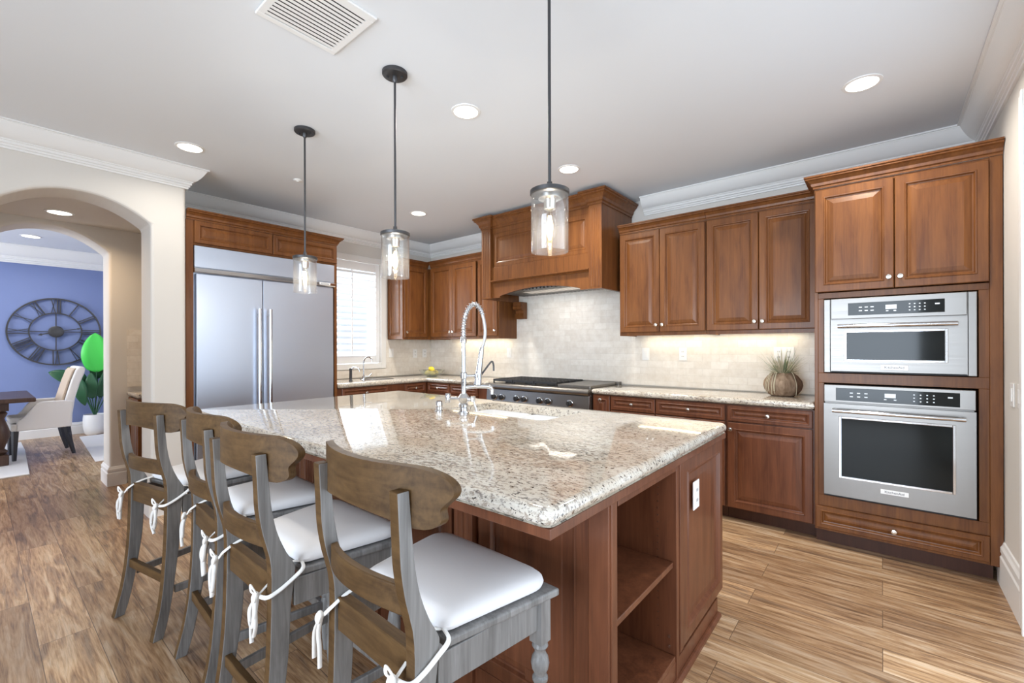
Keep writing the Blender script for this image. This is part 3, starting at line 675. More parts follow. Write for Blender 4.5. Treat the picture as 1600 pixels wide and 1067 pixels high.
bm = B(); box(bm, -0.944, IX1, SY0, SY1-0.004, 0.838, 0.862); obj('top_rail', bm, M['cherry_red'], isl, bev=0.002)
bm = B()
for i in range(22): lathe(bm, [(0.0028, SY1-0.0015), (0.0028, SY1-0.0004)], 8, (-0.70, 0, 0.20+i*0.028), 'y')
for z in (0.135, 0.175): lathe(bm, [(0.006, SY1-0.004), (0.006, SY1-0.0004)], 10, (-0.655, 0, z), 'y')
obj('pin_holes', bm, M['nickel'], isl, label='row of small pale shelf-pin holes')
# panel on the right end
bm = B(); ringpanel(bm, 1.838, IY1, 0.105, 0.862, [(0, -0.016), (0.004, -0.020), (0.052, -0.020), (0.058, -0.024), (0.064, -0.020), (0.074, -0.009), (0.080, -0.008), (0.110, -0.010)], 0.0)
for v in bm.verts: v.co = Vector((IX1-0.018-v.co.y, v.co.x, v.co.z))
obj('end_panel', bm, M['cherry_red'], isl)
bm = B(); box(bm, -0.94, IX1-0.004, 1.26, IY1-0.07, 0.0, 0.084); obj('end_plinth', bm, M['cherry_red'], isl, bev=0.002)
bm = B(); sweep(bm, [(0, 0), (0.018, 0), (0.016, 0.010), (0.008, 0.017), (0, 0.018)], [(IX1-0.003, IY1-0.07), (IX1-0.003, IY0-0.001), (IX0, IY0-0.001)], 0.0)
obj('shoe_moulding', bm, M['cherry_red'], isl)
# stool side: raised panels between fluted pilasters
bounds = [(-1.175, -0.70), (-1.80, -1.33), (-2.42, -1.95), (-3.04, -2.57)]
for a, b in bounds: door(isl, a, b, 0.115, 0.845, IY0+0.018, name='front_panel', fw=0.06, t=0.02, m=M['cherry_red'])
for px in (-1.252, -1.875, -2.495, -3.115, -0.664):
    bm = B(); hw = 0.05 if px < -0.7 else 0.034; box(bm, px-hw, px+hw, IY0-0.012, IY0+0.019, 0.0, 0.862)
    for k in range(3 if hw > 0.04 else 0):
        xx = px-hw*0.65+k*hw*0.52; prism(bm, [(xx, IY0-0.012), (xx+hw*0.12, IY0-0.020), (xx+hw*0.24, IY0-0.012)], 'z', 0.12, 0.845)
    obj('pilaster', bm, M['cherry_red'], isl, bev=0.0015)
bm = B(); box(bm, IX0, -0.70, IY0+0.004, IY0+0.019, 0.0, 0.11); obj('front_plinth', bm, M['cherry_red'], isl, bev=0.002)
bm = B()
for a in ((IX0-0.005, -2.16, 0.880, IY1+0.02), (-1.33, -0.612, 0.880, IY1+0.02), (-2.16, -1.33, 0.880, 1.86), (-2.16, -1.33, 2.37, IY1+0.02)): box(bm, *a, 0.864, 0.891)
obj('sub_top', bm, M['cherry_red'], isl, bev=0.002)

# granite top with a sink cut-out
SX0, SX1, SKY0, SKY1 = -2.12, -1.37, 1.905, 2.32
bm = B(); out = rounded(-3.355, -0.604, 0.868, 2.452, 0.035)
lo, hi = bull_slab(bm, out, CT0, CT1, 0.022)
hole = rounded(SX0, SX1, SKY0, SKY1, 0.05)
h1 = [bm.verts.new((x, y, hi[0].co.z)) for x, y in hole]; h0 = [bm.verts.new((x, y, CT0)) for x, y in hole]
nh = len(hole)
for i in range(nh): bm.faces.new((h1[i], h1[(i+1) % nh], h0[(i+1) % nh], h0[i]))
# both outlines have four corner fans of seven points: bridge them one to one
for ring, hr in ((hi, h1), (lo, h0)):
    for i in range(nh): bm.faces.new((ring[i], ring[(i+1) % nh], hr[(i+1) % nh], hr[i]))
tag(obj('granite_countertop', bm, M['granite'], smooth=True), 'big polished cream granite slab on top of the island', 'countertop')
# sink (undermount, two bowls)
sk = thing('sink', 'white undermount sink set into the island countertop', 'sink', ((SX0+SX1)/2, (SKY0+SKY1)/2, 0.68))
def basin(x0, x1, y0, y1, z0, z1, m, parent, name='bowl'):
    bm = B(); t = 0.012
    a = rounded(x0, x1, y0, y1, 0.045); b = rounded(x0+0.012, x1-0.012, y0+0.012, y1-0.012, 0.045); c = rounded(x0-t, x1+t, y0-t, y1+t, 0.05)
    A = [bm.verts.new((*p, z1)) for p in a]; Bb = [bm.verts.new((*p, z0+0.012)) for p in b]; D = [bm.verts.new((*p, z1)) for p in c]; E = [bm.verts.new((*p, z0)) for p in c]
    k = len(a); bm.faces.new(Bb)
    for i in range(k):
        j = (i+1) % k
        bm.faces.new((A[i], A[j], Bb[j], Bb[i])); bm.faces.new((A[i], A[j], D[j], D[i])); bm.faces.new((D[i], D[j], E[j], E[i]))
    bm.faces.new(E[::-1]); return obj(name, bm, m, parent, smooth=True)
hwx, hwy = (SX1-SX0)/2, (SKY1-SKY0)/2
basin(-hwx-0.004, -0.014, -hwy-0.004, hwy+0.004, 0.0, 0.2115, M['porcelain'], sk); basin(0.014, hwx+0.004, -hwy-0.004, hwy+0.004, 0.0, 0.2115, M['porcelain'], sk)
for x in (-hwx/2-0.008, hwx/2+0.008):
    bm = B(); lathe(bm, [(0.045, 0.0122), (0.045, 0.0150), (0.03, 0.0155)], 20, (x, 0, 0)); obj('drain', bm, M['chrome'], sk, smooth=True)

# ------------------------------------------------------------------ taps
ft = thing('kitchen_faucet', 'tall chrome pull-down spring faucet standing at the island sink', 'faucet', (-1.90, 1.845, 0.941))
bm = B(); lathe(bm, [(0.034, 0.0), (0.034, 0.006), (0.026, 0.012), (0.024, 0.03), (0.030, 0.036), (0.030, 0.05), (0.022, 0.058), (0.030, 0.075), (0.033, 0.09), (0.024, 0.105), (0.018, 0.115)], 24); obj('base', bm, M['chrome'], ft, smooth=True)
bm = B(); lathe(bm, [(0.0155, 0.11), (0.0155, 0.20), (0.020, 0.205), (0.020, 0.235), (0.0125, 0.24), (0.0125, 0.41), (0.018, 0.414), (0.018, 0.445), (0.014, 0.45)], 20); obj('riser', bm, M['chrome'], ft, smooth=True)
dx, dy = 0.60, 0.80
def AP(u, z): return (dx*u, dy*u, z)
arch = curve([AP(0, 0.44), AP(0.002, 0.53), AP(0.022, 0.605), AP(0.062, 0.645), AP(0.102, 0.61), AP(0.125, 0.53), AP(0.128, 0.45), AP(0.108, 0.375)], 12)
bm = B(); tube(bm, arch, 0.0095, 10); obj('hose', bm, M['hose'], ft, smooth=True)
sp_ = []; Lh = [0.0]
for a, b in zip(arch, arch[1:]): Lh.append(Lh[-1]+(b-a).length)
turns = 21; steps = turns*10; cut = Lh[-1]*0.60
for i in range(steps+1):
    d = cut*i/steps; j = max(k for k in range(len(Lh)) if Lh[k] <= d+1e-9); j = min(j, len(arch)-2)
    tt = (d-Lh[j])/(Lh[j+1]-Lh[j]); p = arch[j].lerp(arch[j+1], tt); tg = (arch[j+1]-arch[j]).normalized()
    s_ = Vector((-dy, dx, 0)); u_ = s_.cross(tg).normalized(); an = 2*PI*turns*i/steps
    sp_.append(p+(s_*math.cos(an)+u_*math.sin(an))*0.0150)
bm = B(); tube(bm, sp_, 0.0026, 6); obj('spring_coil', bm, M['chrome'], ft, smooth=True)
bm = B(); tube(bm, [AP(0.110, 0.385), AP(0.104, 0.34), AP(0.100, 0.31)], [0.013, 0.016, 0.014], 14); tube(bm, [AP(0.100, 0.315), AP(0.086, 0.19), AP(0.084, 0.165)], [0.015, 0.021, 0.024], 16); obj('spray_head', bm, M['chrome'], ft, smooth=True)
bm = B(); tube(bm, curve([AP(0.096, 0.21), AP(0.125, 0.25), AP(0.165, 0.30), AP(0.178, 0.285), AP(0.18, 0.245)], 5), 0.0055, 8); obj('spray_lever', bm, M['pewter'], ft, smooth=True, label='dark spray trigger lever')
bm = B(); tube(bm, [AP(0.0, 0.218), AP(0.085, 0.218)], 0.008, 12)
lathe(bm, [(0.024, 0.205), (0.024, 0.23)], 18, AP(0.085, 0)); obj('holder_arm', bm, M['chrome'], ft, smooth=True)
bm = B(); tube(bm, curve([AP(0.0, 0.15), AP(0.08, 0.155), AP(0.15, 0.15), AP(0.168, 0.135), AP(0.17, 0.105)], 6), 0.0125, 14); obj('spout', bm, M['chrome'], ft, smooth=True)
bm = B(); tube(bm, [(0.0, 0, 0.082), (-0.095, -0.03, 0.082)], 0.009, 12); obj('side_arm', bm, M['chrome'], ft, smooth=True)
for s in (1,):
    bm = B(); tube(bm, [(0, 0, 0.082), (0.05, 0.02, 0.082)], 0.013, 12); lathe(bm, [(0.015, 0.07), (0.017, 0.095), (0.012, 0.10)], 16, (0.053, 0.021, 0)); tube(bm, [(0.053, 0.021, 0.09), (0.070, 0.03, 0.03), (0.074, 0.032, 0.012)], [0.006, 0.007, 0.008], 10); obj('lever_handle', bm, M['chrome'], ft, smooth=True)
bm = B(); lathe(bm, [(0.013, 0.055), (0.016, 0.06), (0.016, 0.105), (0.012, 0.112)], 18, (-0.102, -0.032, 0)); obj('lever_handle', bm, M['chrome'], ft, smooth=True)
so = thing('air_gap', 'short chrome cylinder cap beside the island faucet', 'sink fitting', (-2.065, 1.80, 0.941))
bm = B(); lathe(bm, [(0.026, 0), (0.026, 0.004), (0.021, 0.007), (0.021, 0.055), (0.018, 0.062), (0.006, 0.064)], 22); obj('cap', bm, M['chrome'], so, smooth=True)
bm = B(); lathe(bm, [(0.0215, 0.03), (0.023, 0.033), (0.0215, 0.036)], 22); obj('collar', bm, M['nickel'], so, smooth=True)

bf = thing('bar_faucet', 'small chrome gooseneck faucet on the counter below the window', 'faucet', (-4.70, 2.93, 0.941))
bm = B(); lathe(bm, [(0.026, 0), (0.026, 0.006), (0.018, 0.012), (0.016, 0.05), (0.010, 0.06)], 20); obj('base', bm, M['chrome'], bf, smooth=True)
bm = B(); tube(bm, curve([(0, 0, 0.05), (0, 0, 0.20), (0.015, 0.01, 0.255), (0.05, 0.03, 0.275), (0.085, 0.045, 0.255), (0.095, 0.05, 0.21)], 7), 0.008, 10); obj('spout', bm, M['chrome'], bf, smooth=True)
bm = B(); tube(bm, [(0, 0, 0.04), (0.03, 0.05, 0.045), (0.04, 0.08, 0.075)], [0.008, 0.006, 0.005], 10); obj('lever_handle', bm, M['chrome'], bf, smooth=True)
bf2 = thing('filtered_water_tap', 'dark-bodied small tap left of the gooseneck faucet under the window', 'faucet', (-4.66, 2.74, 0.941))
bm = B(); lathe(bm, [(0.022, 0), (0.022, 0.01), (0.016, 0.016), (0.015, 0.12), (0.018, 0.135), (0.012, 0.15)], 20); obj('body', bm, M['pewter'], bf2, smooth=True)
bm = B(); tube(bm, curve([(0, 0, 0.12), (0.03, 0.03, 0.155), (0.06, 0.06, 0.15), (0.07, 0.07, 0.11)], 6), 0.007, 10); obj('spout', bm, M['chrome'], bf2, smooth=True)
bm = B(); tube(bm, [(0, 0, 0.14), (-0.01, 0.05, 0.165)], 0.005, 8); obj('lever_handle', bm, M['chrome'], bf2, smooth=True)
bs = thing('bar_sink', 'small round-cornered steel sink rim in the counter under the window', 'sink', (-4.76, 3.15, 0.9405))
bm = B(); a = rounded(-0.15, 0.15, -0.17, 0.17, 0.06); b = rounded(-0.14, 0.14, -0.16, 0.16, 0.055)
A = [bm.verts.new((*p, 0.0)) for p in a]; A2 = [bm.verts.new((*p, 0.005)) for p in a]; D = [bm.verts.new((*p, 0.005)) for p in b]; E_ = [bm.verts.new((*p, 0.0012)) for p in b]
for r1, r2 in ((A, A2), (A2, D), (D, E_)):
    for i in range(len(a)): bm.faces.new((r1[i], r1[(i+1) % len(a)], r2[(i+1) % len(a)], r2[i]))
bm.faces.new(E_); bm.faces.new(A[::-1]); obj('rim', bm, M['steel'], bs, smooth=True)
bm = B(); lathe(bm, [(0.03, 0.0014), (0.03, 0.003), (0.02, 0.003)], 18); obj('drain', bm, M['chrome'], bs, smooth=True)

# ------------------------------------------------------------------ counter stools (local: sitter faces +y)
EDGE = [(0.0, -0.036, 0.006), (0.05, -0.025, 0.021), (0.13, -0.006, 0.038), (0.24, 0.010, 0.056), (0.40, 0.022, 0.077), (0.55, 0.027, 0.085), (0.63, 0.028, 0.096), (0.665, 0.027, 0.098), (0.69, 0.026, 0.086), (0.715, 0.023, 0.072), (0.755, 0.013, 0.055), (0.80, 0.002, 0.041), (0.86, -0.007, 0.030), (0.92, -0.010, 0.024), (1.022, -0.015, 0.015)]
SPL = [(z, (a+b)/2, b-a) for z, a, b in EDGE]
def interp(z):
    for (a, b) in zip(SPL, SPL[1:]):
        if z <= b[0]:
            t = (z-a[0])/(b[0]-a[0]); return a[1]+(b[1]-a[1])*t, a[2]+(b[2]-a[2])*t
    return SPL[-1][1:]
def stool(label, loc, rz):
    t = thing('counter_stool', label, 'stool', loc, rz, 'stools along the island')
    for s in (-1, 1):
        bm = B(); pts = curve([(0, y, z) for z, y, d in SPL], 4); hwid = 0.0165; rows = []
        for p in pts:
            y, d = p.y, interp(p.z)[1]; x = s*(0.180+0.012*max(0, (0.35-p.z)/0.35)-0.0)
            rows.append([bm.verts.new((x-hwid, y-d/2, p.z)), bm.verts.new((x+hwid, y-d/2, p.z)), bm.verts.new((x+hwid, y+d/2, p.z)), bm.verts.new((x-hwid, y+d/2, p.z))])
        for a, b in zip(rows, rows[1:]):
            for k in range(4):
                f = bm.faces.new((a[k], a[(k+1) % 4], b[(k+1) % 4], b[k])); f.material_index = 1 if k == 0 else 0  # rear faces stay brown, the others carry the painted daylight sheen
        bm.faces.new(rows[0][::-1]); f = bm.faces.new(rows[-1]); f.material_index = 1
        obj('leg', bm, [M['sheen_grey_wood'], M['brown_wood']], t, bev=0.003)
    for s in (-1, 1):
        bm = B(); x = s*0.222; y = 0.435
        box(bm, x-0.021, x+0.021, y-0.021, y+0.021, 0.505, 0.626)
        lathe(bm, [(0.017, 0.506), (0.021, 0.500), (0.023, 0.492), (0.016, 0.482), (0.015, 0.474), (0.023, 0.460), (0.026, 0.444), (0.023, 0.428), (0.017, 0.416), (0.016, 0.410), (0.022, 0.404), (0.022, 0.396), (0.0165, 0.388), (0.020, 0.372), (0.0235, 0.345), (0.0225, 0.310), (0.0185, 0.270), (0.0165, 0.255), (0.021, 0.248), (0.021, 0.238), (0.0165, 0.230), (0.021, 0.215), (0.021, 0.13), (0.016, 0.122), (0.019, 0.10), (0.018, 0.06), (0.013, 0.0)], 20, (x, y, 0))
        obj('leg', bm, M['sheen_grey_wood'], t, smooth=True)
    # seat board: trapezoid with an overhanging lip
    bm = B(); prism(bm, [(-0.196, 0.118), (0.196, 0.118), (0.262, 0.475), (-0.262, 0.475)], 'z', 0.628, 0.650); obj('seat', bm, M['sheen_grey_wood'], t, bev=0.006, seg=3)
    for s in (-1, 1):
        bm = B(); prism(bm, [(s*0.181, 0.094), (s*0.197, 0.094), (s*0.231, 0.415), (s*0.213, 0.415)], 'z', 0.545, 0.627); obj('apron', bm, M['sheen_grey_wood'], t, bev=0.002)
    bm = B(); box(bm, -0.200, 0.200, 0.428, 0.446, 0.545, 0.627); obj('apron', bm, M['sheen_grey_wood'], t, bev=0.002)
    bm = B(); box(bm, -0.163, 0.163, 0.036, 0.068, 0.562, 0.652); obj('apron', bm, M['brown_wood'], t, bev=0.003, label='brown rear seat rail')
    # curved crest rail with scrolled ends
    rows = [(1.072, 0.150), (1.070, 0.205), (1.064, 0.236), (1.054, 0.260), (1.042, 0.275), (1.028, 0.283), (1.014, 0.281), (1.002, 0.272), (0.992, 0.262), (0.982, 0.256), (0.970, 0.257), (0.960, 0.258), (0.950, 0.252), (0.942, 0.238), (0.938, 0.222)]
    rows = [(p.x, p.y) for p in curve([(z, q, 0) for z, q in rows], 3)]
    bm = B(); n = 36; Fv, Bk = [], []
    for z, hw_ in rows:
        rf, rb = [], []
        for i in range(n+1):
            u = -1+2*i/n; x = hw_*u; y = -0.020+0.035*(x/0.18)**2
            lift = max(0, (0.99-z)/0.052)*0.022*max(0, 1-(x/0.20)**2)
            rf.append(bm.verts.new((x, y, z+lift))); rb.append(bm.verts.new((x, y+0.021, z+lift)))
        Fv.append(rf); Bk.append(rb)
    for S in (Fv, Bk):
        for a, b in zip(S, S[1:]):
            for i in range(n): bm.faces.new((a[i], a[i+1], b[i+1], b[i]))
    for i in range(n):
        bm.faces.new((Fv[0][i], Fv[0][i+1], Bk[0][i+1], Bk[0][i])); bm.faces.new((Fv[-1][i], Fv[-1][i+1], Bk[-1][i+1], Bk[-1][i]))
    for a in range(len(rows)-1):
        for i in (0, n): bm.faces.new((Fv[a][i], Fv[a+1][i], Bk[a+1][i], Bk[a][i]))
    obj('crest_rail', bm, M['brown_wood'], t, smooth=True)
    # lower back slat
    bm = B(); n = 20; rows = []
    for i in range(n+1):
        x = -0.164+0.328*i/n; y = -0.004+0.032*(x/0.164)**2; z0, z1 = 0.737+0.010*(1-(x/0.164)**2), 0.803+0.006*(1-(x/0.164)**2)
        rows.append([bm.verts.new((x, y-0.010, z0)), bm.verts.new((x, y-0.010, z1)), bm.verts.new((x, y+0.010, z1)), bm.verts.new((x, y+0.010, z0))])
    for a, b in zip(rows, rows[1:]):
        for k in range(4): bm.faces.new((a[k], b[k], b[(k+1) % 4], a[(k+1) % 4]))
    bm.faces.new(rows[0]); bm.faces.new(rows[-1][::-1]); obj('back_slat', bm, M['brown_wood'], t, smooth=True, bev=0.003)
    # stretchers
    bm = B(); box(bm, -0.172, 0.172, 0.022, 0.044, 0.232, 0.272); obj('stretcher', bm, M['brown_wood'], t, bev=0.003, label='brown rear stretcher')
    bm = B(); box(bm, -0.205, 0.205, 0.424, 0.446, 0.150, 0.192); obj('stretcher', bm, M['sheen_grey_wood'], t, bev=0.003)
    for s in (-1, 1):
        bm = B(); prism(bm, [(s*0.178, 0.06), (s*0.196, 0.06), (s*0.231, 0.418), (s*0.213, 0.418)], 'z', 0.180, 0.214); obj('stretcher', bm, M['sheen_grey_wood'], t, bev=0.003)
    return t
def cushion(label, loc, rz, var):
    t = thing('seat_cushion', label, 'cushion', (loc[0], loc[1], 0.651), rz, 'tie-on stool cushions')
    def outline(ins):
        hb, hf, y0, y1 = 0.184-ins, 0.246-ins, 0.118+ins, 0.468-ins
        P = [Vector((hf, y1)), Vector((-hf, y1)), Vector((-hb, y0)), Vector((hb, y0))]; R = [0.075, 0.075, 0.03, 0.03]; out = []
        for i in range(4):
            a, b, c = P[i-1], P[i], P[(i+1) % 4]; rr = R[i]*(1-ins/0.165); p = b+(a-b).normalized()*rr; q = b+(c-b).normalized()*rr
            for k in range(9):
                u = k/8; out.append(p*(1-u)**2+b*2*u*(1-u)+q*u*u)
        # points between the corners so that the edges can puff
        full = []
        for i in range(len(out)):
            full.append(out[i])
            if i % 9 == 8:
                nx = out[(i+1) % len(out)]
                for k in range(1, 8): full.append(out[i].lerp(nx, k/8))
        return full
    bm = B(); rings = []
    for ins, z in ((0.016, 0.0), (0.004, 0.006), (0.0, 0.017), (0.003, 0.028), (0.014, 0.038), (0.035, 0.044), (0.07, 0.047), (0.11, 0.0485), (0.145, 0.049)):
        rings.append([bm.verts.new((p.x, p.y, z+0.0022*math.sin(9*p.x+var)*math.sin(11*p.y+2*var)*(z/0.049))) for p in outline(ins)])
    for a, b in zip(rings, rings[1:]):
        k = len(a)
        for i in range(k): bm.faces.new((a[i], a[(i+1) % k], b[(i+1) % k], b[i]))
    bm.faces.new(rings[0][::-1]); bm.faces.new(rings[-1]); obj('cover', bm, M['cushion'], t, smooth=True)
    # tape ties knotted round the rear posts
    for s in (-1, 1):
        X = lambda x: s*x
        rnd = random.Random(var*10+s)
        j = lambda a: rnd.uniform(-a, a)
        kn = (X(0.150), 0.008, -0.055) if s > 0 else (X(0.196), 0.008, -0.050)
        bm = B()
        if s > 0:
            tube(bm, curve([(X(0.172), 0.128, 0.012), (X(0.206), 0.116, 0.004), (X(0.2045), 0.085, -0.018), (X(0.203), 0.045, -0.038), (X(0.195), 0.016, -0.048), kn], 5), 0.0058, 8, 0.55)
            tube(bm, curve([(X(0.168), 0.126, 0.010), (X(0.155), 0.10, 0.010), (X(0.154), 0.05, -0.02), kn], 5), 0.0052, 8, 0.55)
        else:
            tube(bm, curve([(X(0.165), 0.128, 0.012), (X(0.155), 0.112, 0.012), (X(0.155), 0.060, 0.004), (X(0.160), 0.018, -0.018), (X(0.182), 0.012, -0.040), kn], 5), 0.0058, 8, 0.55)
            tube(bm, curve([(X(0.172), 0.128, 0.012), (X(0.206), 0.110, 0.0), (X(0.204), 0.06, -0.03), kn], 5), 0.0052, 8, 0.55)
        k = Vector(kn)
        tube(bm, curve([k+Vector((0, -0.004, 0.010)), k+Vector((0.010, -0.010, 0.004)), k+Vector((0.004, -0.012, -0.010)), k+Vector((-0.010, -0.008, -0.004)), k+Vector((0, -0.004, 0.010))], 4), 0.0065, 8)
        l = 0.085+j(0.02)
        if var % 2 == 0 or s > 0:
            tube(bm, curve([k, k+Vector((-0.018, -0.014, -0.035)), k+Vector((-0.016+j(0.006), -0.016, -l)), k+Vector((0.010, -0.018, -l-0.010)), k+Vector((0.020, -0.016, -l*0.6)), k+Vector((0.008, -0.010, -0.012)), k], 6), 0.0062, 8, 0.5)
            tube(bm, curve([k, k+Vector((0.006, -0.014, 0.028)), k+Vector((-0.008, -0.016, 0.034)), k+Vector((-0.014, -0.012, 0.012)), k], 5), 0.0055, 8, 0.5)
        tube(bm, curve([k, k+Vector((-0.014, -0.012, -0.04)), k+Vector((-0.012+j(0.01), -0.014, -0.09)), k+Vector((-0.006+j(0.012), -0.014, -0.125+j(0.015)))], 6), 0.0062, 8, 0.5)
        tube(bm, curve([k, k+Vector((0.012+j(0.006), -0.012, -0.035)), k+Vector((0.016+j(0.01), -0.014, -0.075)), k+Vector((0.010+j(0.01), -0.014, -0.11+j(0.02)))], 6), 0.0062, 8, 0.5)
        obj('tie', bm, M['tie'], t, smooth=True)
    return t
SL = [((-0.979, 0.588, 0), -2, 'nearest', 'weathered wooden counter stool nearest the camera, at the shelf end of the island', 'cushion on the stool nearest the camera, at the island shelf end'),
      ((-1.572, 0.526, 0), 0, 'second', 'weathered wooden counter stool second from the open shelves', 'cushion on the stool second from the open shelves'),
      ((-2.140, 0.570, 0), -3, 'third', 'weathered wooden counter stool third from the shelves, mostly hidden by the next one', 'cushion on the stool third from the open shelves'),
      ((-2.735, 0.505, 0), 11, 'far', 'weathered wooden counter stool farthest from the camera, beside the archway', 'cushion on the farthest stool, beside the archway')]
for i, (loc, rz, _, lab, clab) in enumerate(SL):
    stool(lab, loc, math.radians(rz)); cushion('off-white tie-on '+clab, loc, math.radians(rz), i+1)

# ------------------------------------------------------------------ pendants
def pendant(label, x, y):
    t = thing('pendant_light', label, 'pendant light', (x, y, 0), 0, 'pendants over the island')
    bm = B(); lathe(bm, [(0.066, CE-0.001), (0.066, CE-0.016), (0.060, CE-0.022), (0.012, CE-0.024)], 32); lathe(bm, [(0.014, CE-0.02), (0.014, CE-0.045), (0.007, CE-0.055)], 16)
    for sx in (-0.038, 0.038): lathe(bm, [(0.007, CE-0.018), (0.007, CE-0.030), (0.003, CE-0.033)], 10, (sx*math.cos(0.7), sx*math.sin(0.7), 0))
    obj('canopy', bm, M['pewter'], t, smooth=True)
    bm = B(); lathe(bm, [(0.0062, CE-0.05), (0.0062, 1.955)], 14); lathe(bm, [(0.010, 1.975), (0.012, 1.955), (0.016, 1.945)], 14); obj('rod', bm, M['pewter'], t, smooth=True)
    bm = B(); lathe(bm, [(0.016, 1.948), (0.070, 1.944), (0.077, 1.940), (0.077, 1.926), (0.072, 1.922), (0.020, 1.922)], 36); obj('cap', bm, M['pewter'], t, smooth=True)
    bm = B(); lathe(bm, [(0.045, 1.922), (0.045, 1.908), (0.024, 1.905), (0.022, 1.868), (0.018, 1.866)], 24); obj('socket', bm, M['nickel'], t, smooth=True)
    bm = B(); lathe(bm, [(0.0735, 1.921), (0.0735, 1.702), (0.0725, 1.700), (0.0705, 1.702), (0.0705, 1.921)], 40, closed=True); obj('glass_shade', bm, M['shade_glass'], t, smooth=True)
    bm = B(); lathe(bm, [(0.012, 1.866), (0.014, 1.850), (0.022, 1.825), (0.030, 1.795), (0.031, 1.775), (0.024, 1.752), (0.010, 1.738), (0.002, 1.736)], 24); bu = obj('bulb', bm, M['bulb_glass'], t, smooth=True)
    bm = B()
    for k in range(6):
        a = 2*PI*k/6; tube(bm, [(0.005*math.cos(a), 0.005*math.sin(a), 1.842), (0.011*math.cos(a+0.5), 0.011*math.sin(a+0.5), 1.80), (0.007*math.cos(a+1), 0.007*math.sin(a+1), 1.760)], 0.0022, 6)
    obj('filament', bm, M['filament'], bu)
    l = bpy.data.lights.new('bulb_light', 'POINT'); l.energy = 10; l.color = (1.0, 0.90, 0.76); l.shadow_soft_size = 0.008
    lo = bpy.data.objects.new('bulb_light', l); COL.objects.link(lo); lo.location = (x, y, 1.79)
pendant('glass cylinder pendant hanging over the middle of the island, before the window', -2.003, 1.44)
pendant('glass cylinder pendant farthest away, hanging before the refrigerator', -3.001, 1.43)
pendant('glass cylinder pendant nearest the camera, hanging before the range hood', -1.000, 1.44)

# ------------------------------------------------------------------ ceiling fittings
def downlight(label, x, y, z, power=19, r=0.075, group='ceiling downlights'):
    t = thing('recessed_light', label, 'ceiling light', (x, y, z), 0, group)
    bm = B(); lathe(bm, [(r, -0.001), (r+0.018, -0.001), (r+0.016, -0.005), (r, -0.007)], 32, closed=True); obj('trim_ring', bm, M['trim'], t, smooth=True)
    bm = B(); lathe(bm, [(r-0.001, -0.001), (r-0.001, -0.004)], 32); obj('lens', bm, M['can_glow'], t)
    l = bpy.data.lights.new('downlight_beam', 'AREA'); l.shape = 'DISK'; l.size = 0.14; l.energy = power; l.color = (1.0, 0.74, 0.48) if z < 2.6 else (1.0, 0.94, 0.84); l.spread = math.radians(150)
    o = bpy.data.objects.new('downlight_beam', l); COL.objects.link(o); o.location = (x, y, z-0.012)
downlight('recessed ceiling downlight in front of the oven tower', -0.082, 3.176, CE)
downlight('recessed ceiling downlight between the middle and nearest pendants', -1.995, 1.962, CE)
downlight('recessed ceiling downlight above the end of the arch wall moulding', -3.902, 1.014, CE, 8)
downlight('recessed ceiling downlight in front of the range hood', -1.990, 3.145, CE, 26)
downlight('recessed ceiling downlight above the corner cabinets', -3.913, 3.118, CE, 30)
downlight('recessed downlight glowing in the low ceiling between the two arches', -5.33, 0.463, 2.474, 12)
downlight('recessed downlight in the dining room ceiling beyond the arches', -8.6, 0.48, CE, 14, 0.085)
vt = thing('air_vent', 'white slatted air vent on the ceiling above the island', 'vent', (-1.92, 0.96, CE))
X0, X1, Y0, Y1 = -0.185, 0.192, -0.175, 0.190
bm = B()
for a in ((X0, X0+0.03, Y0, Y1), (X1-0.03, X1, Y0, Y1), (X0+0.03, X1-0.03, Y0, Y0+0.03), (X0+0.03, X1-0.03, Y1-0.03, Y1)): box(bm, *a, -0.012, -0.001)
obj('frame', bm, M['trim'], vt, bev=0.003)
bm = B(); box(bm, X0+0.02, X1-0.02, Y0+0.02, Y1-0.02, -0.0025, -0.001); obj('duct', bm, M['dark_gap'], vt)
bm = B()
for k in range(13):
    x = X0+0.040+k*0.0245
    prism(bm, [(x, -0.0105), (x+0.016, -0.0115), (x+0.018, -0.0125), (x+0.0005, -0.0125)], 'y', Y0+0.028, Y1-0.028)
obj('slats', bm, M['trim'], vt)
sd = thing('sprinkler_cover', 'small round sprinkler cover on the ceiling left of the middle pendant', 'sprinkler', (-3.944, 1.816, CE))
bm = B(); lathe(bm, [(0.035, -0.001), (0.035, -0.008), (0.030, -0.012)], 24); obj('plate', bm, M['trim'], sd, smooth=True)
bm = B(); lathe(bm, [(0.012, -0.012), (0.012, -0.018)], 16); obj('centre_cap', bm, M['white'], sd, smooth=True)

# ------------------------------------------------------------------ under-cabinet lights
def strip(label, loc, ln, rz, power):
    t = thing('under_cabinet_light', label, 'light strip', loc, rz)
    bm = B(); box(bm, -ln/2, ln/2, -0.02, 0.02, -0.014, -0.001); obj('housing', bm, M['white'], t, bev=0.002)
    bm = B(); box(bm, -ln/2+0.01, ln/2-0.01, -0.014, 0.014, -0.0165, -0.0142); obj('lens', bm, M['strip_glow'], t)
    o = area('strip_beam', (loc[0], loc[1], loc[2]-0.02), (0, 0, rz), ln*0.95, 0.03, power*0.33, (1.0, 0.82, 0.52))
strip('slim light strip under the cabinets right of the hood', (-1.14, 4.20, 1.46), 1.35, 0, 7)
strip('slim light strip under the cabinets left of the hood', (-4.05, 4.20, 1.46), 1.0, 0, 6)
l = area('hood_lamp_beam', (-2.715, 4.0, 1.94), (0, 0, 0), 0.7, 0.2, 9, (1.0, 0.92, 0.82))

